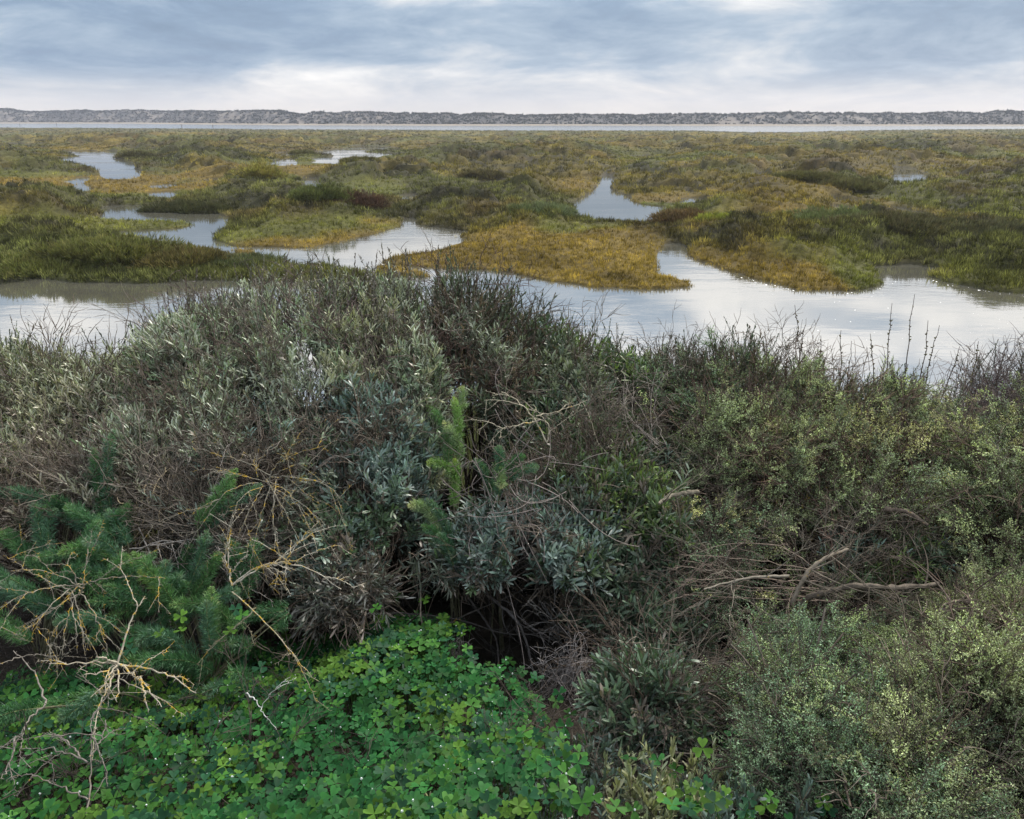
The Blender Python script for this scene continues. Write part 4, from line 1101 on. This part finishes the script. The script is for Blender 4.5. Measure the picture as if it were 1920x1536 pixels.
asparagus('dark green feathery asparagus between the left plumes and the thorny arches, with a bottlebrush spire',
          [([(370, 990, 2.75), (400, 950, 2.8), (440, 900, 2.85)], 1.1, 1), ([(360, 1120, 2.5), (390, 1080, 2.55), (412, 1035, 2.6)], 1.1, 1), ([(340, 1180, 2.45), (300, 1100, 2.45), (262, 1065, 2.45)], 1.2, 2),
           ([(400, 1230, 2.35), (392, 1180, 2.35), (398, 1120, 2.4)], 1.3, 4), ([(460, 1180, 2.45), (410, 1130, 2.5), (370, 1140, 2.4)], 1.1, 0), ([(330, 1100, 2.6), (340, 1060, 2.65), (360, 1020, 2.7)], 1, 0),
           ([(440, 1130, 2.55), (450, 1060, 2.6), (430, 1010, 2.65)], 1, 0), ([(330, 1110, 2.5), (318, 1090, 2.5), (340, 1080, 2.45)], 1, 3), ([(300, 1170, 2.4), (330, 1120, 2.45), (350, 1090, 2.5)], 1.1, 0)], (380, 1200, 2.5), 3, GA)
asparagus('low blue-green feathery asparagus spreading over the clover at lower left',
          [([(370, 1240, 2.25), (300, 1160, 2.3), (255, 1210, 2.2)], 1.1, 3), ([(400, 1260, 2.25), (340, 1220, 2.2), (250, 1250, 2.1)], 1.1, 0), ([(200, 1170, 2.3), (150, 1150, 2.3), (100, 1170, 2.25)], 1.2, 3),
           ([(180, 1300, 2.0), (150, 1330, 1.95), (110, 1350, 1.9)], 1, 3), ([(320, 1200, 2.3), (280, 1190, 2.3), (225, 1180, 2.3)], 1.1, 0), ([(470, 1220, 2.4), (440, 1200, 2.4), (390, 1230, 2.3)], 1, 0),
           ([(60, 1330, 1.95), (30, 1330, 1.9), (-20, 1350, 1.85)], 1, 0), ([(450, 1290, 2.2), (420, 1280, 2.15), (380, 1300, 2.1)], .8, 3), ([(540, 1140, 2.6), (510, 1130, 2.6), (480, 1150, 2.55)], 1, 0)], (330, 1260, 2.3), 4, GA)
asparagus('bright green feathery asparagus climbing the middle of the thicket beside the reddish stems',
          [([(840, 870, 3.3), (850, 800, 3.4), (800, 760, 3.5)], 1, 1), ([(850, 850, 3.3), (870, 800, 3.35), (850, 745, 3.5)], 1.1, 2), ([(855, 900, 3.2), (840, 860, 3.2), (800, 870, 3.15)], 1, 2),
           ([(860, 860, 3.3), (870, 830, 3.3), (830, 790, 3.35)], 1, 4), ([(865, 770, 3.5), (870, 750, 3.5), (865, 725, 3.55)], .8, 4), ([(850, 950, 3.1), (858, 900, 3.2), (852, 860, 3.25)], .9, 2)], (850, 960, 3.2), 5, GA, .024)
asparagus('blue-green feathery asparagus tuft in the centre, above the nest of dry twigs',
          [([(930, 950, 3.05), (920, 890, 3.1), (890, 860, 3.1)], 1.1, 3), ([(935, 930, 3.0), (940, 870, 3.05), (935, 835, 3.1)], 1.2, 3), ([(930, 900, 3.05), (960, 860, 3.1), (985, 855, 3.1)], 1, 0),
           ([(935, 910, 3.05), (970, 880, 3.05), (1010, 875, 3.0)], 1, 3), ([(930, 870, 3.1), (940, 890, 3.0), (940, 915, 2.95)], 1.1, 4)], (930, 1000, 3.1), 6, GA, .022)
asparagus('pale-tipped curled asparagus tuft at the left of the nest, over the dark hollow',
          [([(830, 1030, 2.9), (810, 930, 3.0), (765, 950, 2.9)], 1.2, 4), ([(840, 1040, 2.9), (850, 980, 2.95), (800, 935, 2.95)], 1.1, 3), ([(860, 1050, 2.9), (830, 1000, 2.9), (790, 985, 2.85)], 1, 0), ([(850, 1060, 2.85), (840, 1020, 2.85), (820, 1000, 2.85)], 1, 3)], (850, 1080, 3.0), 7, GA, .022)


# ------------------------------------------------------------------ thorny lichen-crusted dead branches
def thorny(label, stems, seed, mat, col=(.26, .235, .19), subs=3, thorn=.012, r0=.0035, droop=.05):
    r = np.random.default_rng(seed + 700)
    C0 = fit(*stems[0][0])
    o = thing('thorny_branch', C0, label, 'branch', 'leafless thorny branches')
    paths = []; rads = []; th = []
    def wobble(P, amp):
        k = len(P); z = np.zeros_like(P); z[1:-1] = r.normal(0, amp, (k - 2, 3)); return P + z
    for pts in stems:
        C = np.array([fit(*p) for p in pts])
        if len(C) == 2: C = np.array([C[0], (C[0] + C[1]) / 2 + np.array([0, 0, droop]), C[1]])
        if len(paths) and seed in (2, 3, 11, 12): C[0] = C[0] + r.normal(0, .022, 3); C[1] = C[1] + r.normal(0, .02 if seed < 5 else .07, 3); C[2] = C[2] + r.normal(0, .0 if seed < 5 else .06, 3)
        P = wobble(bezier(C[:1], C[1:2], C[2:3], 16)[0], .0022); paths.append(P); rads.append(np.linspace(r0, r0 * .35, 16))
        for s in range(subs):
            i = r.integers(3, 15); L_ = .06 + .16 * r.random()
            d = unit(unit(P[i] - P[i - 1]) * .8 + r.normal(0, .6, 3)); e_ = P[i] + d * L_ + np.array([0, 0, -.04])
            Q = wobble(bezier(P[i:i + 1], (P[i] + d * L_ * .6)[None], e_[None], 16)[0], .0014); paths.append(Q); rads.append(np.linspace(r0 * .5, r0 * .22, 16))
            for s2 in range(2):
                j = r.integers(4, 15); d2 = unit(unit(Q[j] - Q[j - 1]) + r.normal(0, .8, 3)); e2 = Q[j] + d2 * L_ * .4
                paths.append(bezier(Q[j:j + 1], ((Q[j] + e2) / 2)[None] + r.normal(0, .004, 3), e2[None], 16)[0]); rads.append(np.linspace(r0 * .32, r0 * .18, 16))
    V, Fq = tubes(np.array(paths), np.array(rads), 5)
    g_ = Geo(); g_.add(V, Fq, np.array(col)); A = []; B = []
    for P in paths:
        leng = np.linalg.norm(np.diff(P, axis=0), axis=1).sum(); m = int(leng / .014)
        for i in range(m):
            t = (i + r.random()) / m * 14.9; k = int(t); q = P[k] * (1 - t + k) + P[k + 1] * (t - k)
            d = unit(np.cross(unit(P[k + 1] - P[k] + 1e-9), r.normal(0, 1, 3)) + unit(P[k + 1] - P[k] + 1e-9) * .4)
            A.append(q); B.append(q + d * thorn * (.5 + .8 * r.random()))
    A = np.array(A); B = np.array(B)
    V, Fq = tubes(np.stack([A, A * .5 + B * .5, B], 1), np.tile([.0014, .0009, .0003], (len(A), 1)) * (r0 / .0035) ** .5, 3)
    g_.add(V, Fq, np.array(col)); g_.build('stem', mat, o, C0)
    return o


c = (220, 1245, 1.95)
thorny('star of pale thorny branches crusted with yellow lichen, over the clover at left',
       [[c, (190, 1240, 1.9), (92, 1245, 1.85)], [c, (190, 1230, 1.9), (180, 1232, 1.9)], [c, (245, 1150, 2.05), (272, 1118, 2.1)], [c, (200, 1265, 1.9), (158, 1265, 1.85)], [c, (225, 1280, 1.88), (218, 1312, 1.82)],
        [c, (265, 1270, 1.85), (303, 1326, 1.78)], [c, (310, 1250, 1.9), (368, 1300, 1.85)], [(262, 1268, 1.86), (272, 1300, 1.82), (278, 1336, 1.78)], [c, (200, 1300, 1.85), (175, 1350, 1.8)], [c, (205, 1270, 1.88), (185, 1300, 1.85)]],
       1, M_lichen, (.26, .235, .185), 1, .012, .0034, .0)
c = (145, 1100, 2.3)
thorny('sprawling thorny branches with dripping yellow lichen at the left edge above the star',
       [[c, (80, 1090, 2.2), (0, 1140, 2.1)], [c, (110, 1120, 2.2), (35, 1190, 2.1)], [c, (150, 1160, 2.2), (160, 1230, 2.15)], [c, (140, 1060, 2.3), (85, 1060, 2.3)], [c, (170, 1080, 2.3), (165, 1030, 2.4)], [c, (220, 1080, 2.25), (310, 1085, 2.2)],
        [c, (100, 1070, 2.3), (20, 1070, 2.2)], [c, (120, 1150, 2.2), (118, 1230, 2.1)], [c, (200, 1120, 2.2), (203, 1230, 2.1)], [c, (60, 1080, 2.3), (10, 1040, 2.3)], [c, (90, 1130, 2.15), (60, 1200, 2.1)], [c, (140, 1180, 2.1), (145, 1225, 2.1)]],
       2, M_lichen, (.17, .155, .125), 3, .010, .0020, .0)
c = (505, 905, 2.7)
thorny('fountain of arching thorny branches tipped with yellow, left of centre',
       [[c, (500, 860, 2.7), (610, 835, 2.75)], [c, (560, 880, 2.65), (640, 915, 2.6)], [c, (600, 870, 2.6), (636, 935, 2.55)], [c, (580, 930, 2.6), (610, 985, 2.5)], [c, (530, 950, 2.6), (560, 1010, 2.5)], [c, (470, 950, 2.6), (440, 1020, 2.5)],
        [c, (440, 880, 2.6), (395, 885, 2.6)], [c, (450, 845, 2.7), (405, 855, 2.7)], [c, (500, 960, 2.55), (520, 1025, 2.45)], [c, (540, 910, 2.6), (590, 1010, 2.45)], [c, (440, 900, 2.6), (385, 955, 2.5)], [c, (490, 980, 2.55), (470, 1060, 2.45)],
        [c, (420, 930, 2.6), (430, 1080, 2.45)], [c, (470, 870, 2.7), (480, 850, 2.75)], [c, (560, 880, 2.65), (585, 870, 2.65)]],
       3, M_lichen, (.16, .15, .12), 3, .009, .0018, .0)
thorny('single long thorny stem arching right and down toward the dried grey shrub',
       [[(435, 1098, 2.45), (520, 1010, 2.5), (640, 1105, 2.4)], [(435, 1098, 2.45), (500, 1050, 2.45), (560, 1052, 2.45)], [(435, 1098, 2.45), (430, 1060, 2.5), (415, 1035, 2.5)]], 4, M_lichen, (.34, .31, .25), 5, .010, .0034, .0)
thorny('long yellowish thorny stem slanting down from the middle left into the clover',
       [[(435, 1110, 2.4), (520, 1180, 2.2), (585, 1270, 2.1)], [(480, 1140, 2.35), (450, 1170, 2.3), (430, 1185, 2.3)]], 5, M_lichen, (.22, .20, .14), 2, .011, .0024, .0)
thorny('grey thornless-looking twig crossing the shaded tangle in the middle left',
       [[(340, 1130, 2.7), (360, 1000, 2.9), (345, 880, 3.0)], [(360, 1010, 2.85), (390, 940, 2.9), (415, 880, 2.95)], [(240, 1030, 2.7), (300, 1020, 2.7), (440, 1000, 2.7)], [(250, 1040, 2.7), (330, 970, 2.8), (440, 1090, 2.6)], [(380, 1000, 2.8), (420, 1030, 2.7), (435, 1100, 2.6)], [(260, 990, 2.8), (300, 1090, 2.6), (330, 1110, 2.6)]],
       6, M_dead, (.24, .22, .20), 4, .008, .0030, .0)
thorny('dead grey branching twig standing in the clover at bottom left',
       [[(165, 1536, 1.5), (168, 1450, 1.6), (172, 1350, 1.75)], [(165, 1430, 1.6), (120, 1400, 1.65), (40, 1405, 1.65)], [(165, 1500, 1.52), (110, 1470, 1.55), (60, 1455, 1.55)], [(168, 1420, 1.6), (200, 1380, 1.65), (198, 1350, 1.7)], [(172, 1380, 1.7), (190, 1400, 1.65), (202, 1475, 1.6)],
        [(150, 1420, 1.62), (130, 1390, 1.65), (92, 1370, 1.7)], [(170, 1350, 1.75), (200, 1300, 1.8), (225, 1280, 1.85)]], 7, M_dead, (.13, .115, .10), 2, .007, .0026, .0)
thorny('grey bent twig rising at the left edge beside the lichen star',
       [[(85, 1320, 1.85), (75, 1260, 1.95), (25, 1220, 2.0)], [(85, 1320, 1.85), (45, 1350, 1.8), (30, 1400, 1.7)], [(30, 1380, 1.72), (20, 1440, 1.65), (0, 1460, 1.6)]], 8, M_dead, (.15, .135, .115), 2, .008, .0030, .0)
thorny('tiny pale twig lying on the clover leaves', [[(462, 1300, 2.0), (485, 1310, 1.98), (498, 1345, 1.92)]], 9, M_dead, (.40, .40, .38), 2, .006, .0022, .0)
thorny('bare forked thorny branch poking out in the centre of the thicket',
       [[(1025, 830, 3.3), (1000, 760, 3.4), (940, 735, 3.45)], [(1025, 830, 3.3), (1040, 780, 3.35), (1000, 790, 3.3)], [(1005, 790, 3.35), (960, 800, 3.3), (930, 805, 3.3)], [(1005, 780, 3.35), (1060, 770, 3.4), (1105, 750, 3.45)]], 10, M_dead, (.30, .27, .20), 3, .009, .0036, .0)
thorny('fan of fine straight bare twigs right of centre below the dark spiky skyline',
       [[(1235, 835, 3.5), (1190, 790, 3.6), (1130 + 8 * i, 770 - 9 * i, 3.7)] for i in range(10)], 11, M_twig, (.20, .175, .15), 4, .003, .0022, .02)
thorny('fine grey twigs sweeping level to the left under the leggy sea-blite',
       [[(1550, 1075 + 7 * i, 2.75), (1420, 1045 + 8 * i, 2.75), (1275 + 6 * (i % 3), 1040 + 9 * i, 2.7)] for i in range(9)], 12, M_twig, (.16, .125, .10), 5, .003, .0022, .03)

# ------------------------------------------------------------------ clover
def trefoil(r, fold=.25):
    V = []; F4 = []; F3 = []; C = []
    for k in range(3):
        a = k * 2 * pi / 3 + r.normal(0, .08); R_ = rotz(a)
        # heart leaflet outline: half widths along length, notch at the tip
        ts = [0.02, .25, .5, .75, .93, 1.0]; hw = [.03, .22, .40, .50, .40, .22]
        dr = r.normal(-.05, .12)
        base = len(V)
        mid = [.02, .25, .5, .72, .80, .82]
        for i, (t, h_) in enumerate(zip(ts, hw)):
            z = lambda y_, t_: abs(y_) * fold + dr * t_ * t_
            for y_, t_ in ((-h_, t), (0, mid[i]), (h_, t)):
                V.append(R_ @ np.array([t_, y_, z(y_, t_)]))
                C.append([.82 if y_ == 0 else 1.08 if t > .7 else 1.0] * 3)
        for i in range(len(ts) - 1):
            b_ = base + 3 * i
            F4 += [(b_, b_ + 1, b_ + 4, b_ + 3), (b_ + 1, b_ + 2, b_ + 5, b_ + 4)]
    return (np.array(V), [np.array(F4)], np.array(C))


rc = np.random.default_rng(91)
TREF = [trefoil(rc, f) for f in (.12, .2, .3, .4, .25, .15)]
CLP = [(-250, 1300), (60, 1262), (150, 1262), (250, 1285), (330, 1260), (420, 1215), (560, 1200), (640, 1190), (700, 1150), (770, 1140), (835, 1160), (860, 1232), (960, 1262), (1005, 1320), (1015, 1400), (1060, 1440), (1010, 1490), (960, 1700), (-250, 1700)]
C_CL = [(.018, .095, .026), (.028, .125, .028), (.05, .155, .025), (.018, .075, .032), (.085, .185, .025)]


def clovers(pts, r, geoL, geoS, size=(.014, .029), cols=C_CL, hgt=None, drops=None):
    """pts: leaf centres"""
    n = len(pts); s = size[0] + (size[1] - size[0]) * r.random(n)
    d = unit(np.stack([r.normal(0, .30, n), r.normal(-.22, .28, n), np.ones(n)], 1))
    M = frames(d, r, s); idx = r.integers(0, len(TREF), n)
    nz = fbm(pts[:, 0] * 4, pts[:, 1] * 4, 400, 3); ci = np.clip((nz - .2) / .6 * 5 + r.normal(0, .9, n), 0, 4).astype(int)
    col = np.array(cols)[ci] * (.5 + .8 * r.random((n, 1)))
    for k in range(len(TREF)):
        q = idx == k; inst(geoL, TREF[k], M[q], pts[q], col[q])
    gz = bank_z(pts[:, 0], pts[:, 1]); foot = np.stack([pts[:, 0] + r.normal(0, .03, n), pts[:, 1] + r.normal(.02, .03, n), gz], 1)
    mid = (pts + foot) / 2 + r.normal(0, .012, (n, 3))
    V, Fq = tubes(bezier(foot, mid, pts, 6), np.tile(np.linspace(.0013, .0008, 6), (n, 1)), 3)
    geoS.add(V, Fq, (.09, .19, .05))
    if drops is not None:
        m = r.random(n) < .16; pp = pts[m] + d[m] * .0015; m_ = len(pp)
        if m_: drops.append(pp + unit(r.normal(0, 1, (m_, 3))) * np.array([.004, .004, 0]))


r = np.random.default_rng(92)
n = 13000
D = 1.2 + r.random(n) * 1.9; x = (r.random(n) * 2 - 1.1) * 1.75
z = bank_z(x, D) + .07 + .10 * fbm(x * 2.5, D * 2.5, 410, 2) + .05 * r.random(n) - .03 + .16 * np.exp(-((x + .35) / .32) ** 2 - ((D - 2.5) / .35) ** 2) + .06 * np.exp(-((x + .15) / .5) ** 2)
px, py = proj(x, D, z)
ok = inpoly(px + r.normal(0, 1, n) * np.where(px > 860, 26, 8), py + r.normal(0, 8, n), CLP) | ((px > 980) & (px < 1420) & (py > 1340) & (fbm(x * 5, D * 5, 415, 2) > .60) & (r.random(n) < .35)); P = np.stack([x, D, z], 1)[ok][:4000]
gl, gs = Geo(), Geo(); drops = []
clovers(P, r, gl, gs, drops=drops)
go = gl.build('clover', M_clover, smooth=True); tag(go, 'dense carpet of bright green three-leaved clover filling the lower left and middle', 'clover', kind='stuff')
so_ = gs.build('clover_stems', M_clover); tag(so_, 'thin green leaf stalks under the clover carpet', 'clover', kind='stuff')
# separate clumps outside the carpet
CL = [(760, 1185, 2.72, 14, .10, .09, 'clover clump standing up in front of the dark hollow, left side'),
      (725, 1160, 2.75, 3, .035, .02, 'two or three clover leaves on long stalks topmost at the left of the hollow'),
      (830, 1160, 2.7, 1, .0, .0, 'lone clover leaf at the rim of the dark hollow'),
      (955, 1240, 2.6, 1, .0, .0, 'lone clover leaf hovering under the hollow branches'),
      (1002, 1272, 2.5, 1, .0, .0, 'single yellow-green clover leaf right of the carpet top'),
      (1050, 1335, 2.3, 4, .03, .04, 'small clover sprig by the pale wad of dry fibres'),
      (1070, 1385, 2.15, 5, .05, .04, 'loose clover sprig between carpet and dark leafy column'),
      (1110, 1355, 2.2, 3, .035, .02, 'three clover leaves at the foot of the dry brown stems'),
      (1000, 1390, 2.05, 8, .05, .05, 'clover leaves at the right tip of the carpet'),
      (1310, 1470, 1.9, 8, .05, .04, 'bright clover clump beside the pale upright shoots, lower right'),
      (1120, 1490, 1.8, 7, .09, .03, 'clover leaves along the bottom edge right of the carpet'),
      (1340, 1370, 2.2, 4, .03, .04, 'clover leaves at the left foot of the blue-green sea-blite'),
      (1290, 1520, 1.75, 6, .06, .02, 'clover leaves in the bottom edge below the bright clump'),
      (1440, 1400, 2.1, 3, .03, .03, 'shaded clover leaves peeping out beneath the drooping sea-blite'),
      (1560, 1490, 1.9, 7, .08, .03, 'shaded clover leaves under the sea-blite at the bottom right'),
      (1450, 1525, 1.75, 4, .05, .02, 'dark clover leaves at the bottom edge left of the sea-blite corner'),
      (340, 1160, 2.25, 2, .015, .02, 'two clover leaves tucked into the feathery plumes at left'),
      (450, 1160, 2.3, 3, .02, .03, 'few clover leaves climbing beside the slanting thorny stem'),
      (430, 1270, 2.15, 5, .05, .03, 'clover leaves poking through the low blue-green plumes'),
      (260, 1210, 2.1, 3, .03, .02, 'clover leaves just right of the lichen star')]
for i, (px, py, D, n_, sx_, sz_, lb) in enumerate(CL):
    c0 = fit(px, py, D, .10); r = np.random.default_rng(930 + i)
    c0[2] = max(c0[2], float(bank_z(c0[0:1], c0[1:2])[0]) + .04)
    pts = c0 + np.stack([r.normal(0, 1, n_) * sx_, r.normal(0, 1, n_) * sx_, r.normal(0, 1, n_) * sz_], 1)
    base = np.array([c0[0], c0[1], float(bank_z(c0[0:1], c0[1:2])[0])])
    o = thing('clover_sprig', base, lb, 'clover', 'clover sprigs apart from the carpet')
    gl, gs = Geo(), Geo(); clovers(pts, r, gl, gs, (.021, .028), drops=drops)
    gl.build('leaves', M_clover, o, base, smooth=True); gs.build('stalks', M_clover, o, base)
dp = np.concatenate(drops); n = len(dp)
ph_ = np.linspace(0, pi, 6)[1:-1]; V = [[0, 0, 1]] + [[sin(p_) * cos(a_), sin(p_) * sin(a_), cos(p_)] for p_ in ph_ for a_ in np.arange(8) * pi / 4] + [[0, 0, -1]]
Fq = np.array([[1 + i * 8 + j, 1 + i * 8 + (j + 1) % 8, 1 + (i + 1) * 8 + (j + 1) % 8, 1 + (i + 1) * 8 + j] for i in range(3) for j in range(8)]); F3 = np.array([[0, 1 + j, 1 + (j + 1) % 8] for j in range(8)] + [[33, 25 + (j + 1) % 8, 25 + j] for j in range(8)])
r = np.random.default_rng(94); s = .0015 + .0022 * r.random(n) ** 2
g = Geo(); inst(g, (np.array(V), [Fq, F3], np.ones((34, 3))), frames(np.tile([0, 0, 1.], (n, 1)), r, s), dp, np.ones((n, 3)))
tag(g.build('dewdrops', M_drop, smooth=True), 'glinting dewdrops on the clover leaves', 'dewdrops', kind='stuff')

# ------------------------------------------------------------------ pale upright succulent shoots at the bottom
r = np.random.default_rng(95)
UP = [sprig(r, 22, .13, .030, .0055, (.15, .55), (.5, .9, 1, .9, .3), .1) for _ in range(5)]
SH = [(1040, 1440, 1.9, 26, .09, 'patch of slim grey-green shoots between carpet and bright clover clump'),
      (1130, 1420, 1.95, 26, .09, 'thick stand of blue-grey shoots at the foot of the dry brown stems'),
      (1060, 1500, 1.75, 22, .09, 'blue-grey upright shoots at the bottom edge just right of the carpet'),
      (1190, 1480, 1.8, 24, .07, 'yellowish pale succulent shoots in the bottom middle right'),
      (1250, 1450, 1.9, 22, .08, 'pale straw-tipped shoots left of the bright clover clump'),
      (1240, 1530, 1.7, 16, .07, 'pale branching shoots cut off by the bottom edge'),
      (1370, 1510, 1.8, 22, .08, 'dark grey-green shoots right of the bright clover clump'),
      (1185, 1375, 2.1, 14, .06, 'tall blue-grey shoots below the dark leafy column'),
      (760, 1525, 1.52, 7, .035, 'few pale shoots at the bottom edge inside the clover'),
      (708, 1245, 2.4, 6, .02, 'small silvery shoots at the top of the clover carpet')]
for i, (px, py, D, n_, sx_, lb) in enumerate(SH):
    c0 = fit(px, py, D, .08); r = np.random.default_rng(950 + i)
    gz0 = float(bank_z(c0[0:1], c0[1:2])[0]); base = np.array([c0[0], c0[1], gz0])
    p = np.stack([c0[0] + r.normal(0, sx_, n_), c0[1] + r.normal(0, sx_ * .7, n_), np.zeros(n_)], 1); p[:, 2] = np.maximum(bank_z(p[:, 0], p[:, 1]) - .01, c0[2] - .15)
    d = unit(np.stack([r.normal(0, .25, n_), r.normal(-.1, .25, n_), np.ones(n_)], 1)); M = frames(d, r, .8 + .6 * r.random(n_))
    pal = i in (3, 4, 5, 8)
    col = pick(r, [(.20, .23, .13), (.24, .25, .13)] if pal else [(.10, .145, .125), (.08, .12, .10)], n_); o = thing('succulent_tuft', base, lb, 'plant', 'upright succulent shoots at the bottom')
    gl, gs = Geo(), Geo(); ix = r.integers(0, 5, n_)
    for k in range(5):
        q = ix == k; inst(gl, UP[k][0], M[q], p[q], col[q]); inst(gs, UP[k][1], M[q], p[q], pick(r, [(.16, .14, .10)], q.sum()))
    gl.build('leaves', M_silver, o, base); gs.build('stems', M_twig, o, base)

# ------------------------------------------------------------------ leaf litter and rank grass on the bank
r = np.random.default_rng(97)
n = 5200; D = 1.5 + r.random(n) * 3.4; x = (r.random(n) * 2 - 1) * (1.0 + D * .62)
P = np.stack([x, D, bank_z(x, D) + .01 + r.random(n) * .10], 1)
it = r.integers(0, len(TWIG), n); M = frames(r.normal(0, 1, (n, 3)) * np.array([1, 1, .35]), r, .35 + .5 * r.random(n)); g = Geo(); tcol = pick(r, [(.04, .032, .027), (.06, .05, .04), (.025, .02, .017)], n)
keep = (r.random(n) < .35) & ~((np.abs(x + .02) < .5) & (D > 2.4) & (D < 3.8))
for k in range(len(TWIG)):
    q = (it == k) & keep; inst(g, TWIG[k], M[q], P[q], tcol[q])
tag(g.build('twig_litter', M_twig), 'dark fallen twigs and dead stems lying thick under the shrubs', 'twig litter', kind='stuff')
n = 26000; D = 4.6 + r.random(n) * 6.8; x = (r.random(n) * 2 - 1) * D * .8
z = bank_z(x, D); keep = z > .02; x, D, z = x[keep], D[keep], z[keep]; n = len(x)
col = np.where((x > 1.5)[:, None], np.array([[.20, .15, .05]]), np.array([[.09, .095, .045]])) * (.5 + .9 * r.random((n, 1)))
g = Geo(); idx = r.integers(0, 4, n); M = frames(np.tile([0, 0, 1.], (n, 1)) + r.normal(0, .2, (n, 3)), r, .14 + .16 * r.random(n))
for k in range(4):
    q = idx == k; inst(g, TG[k], M[q], np.stack([x, D, z - .02], 1)[q], col[q])
tag(g.build('bank_grass', M_marsh), 'golden and olive grass on the lower bank behind the shrubs', 'grass', kind='stuff')

# ------------------------------------------------------------------ sea air
HZ = dict(x=900, y0=-30, y1=950, z0=-1.5, z1=26)
g = Geo()
x0, x1, y0, y1, z0, z1 = -HZ['x'], HZ['x'], HZ['y0'], HZ['y1'], HZ['z0'], HZ['z1']
g.add([(x0, y0, z0), (x1, y0, z0), (x1, y1, z0), (x0, y1, z0), (x0, y0, z1), (x1, y0, z1), (x1, y1, z1), (x0, y1, z1)],
      np.array([[0, 3, 2, 1], [4, 5, 6, 7], [0, 1, 5, 4], [1, 2, 6, 5], [2, 3, 7, 6], [3, 0, 4, 7]]), (1, 1, 1))
M_haze, b = new_mat('haze')
pv = b.n('ShaderNodeVolumePrincipled', {'Color': (.80, .86, 1.0, 1), 'Density': 0.00028, 'Anisotropy': 0.2})
b.n('ShaderNodeOutputMaterial', {'Volume': pv.outputs[0]})
HAZE_ON = True
if HAZE_ON: tag(g.build('haze', M_haze), kind='stuff')
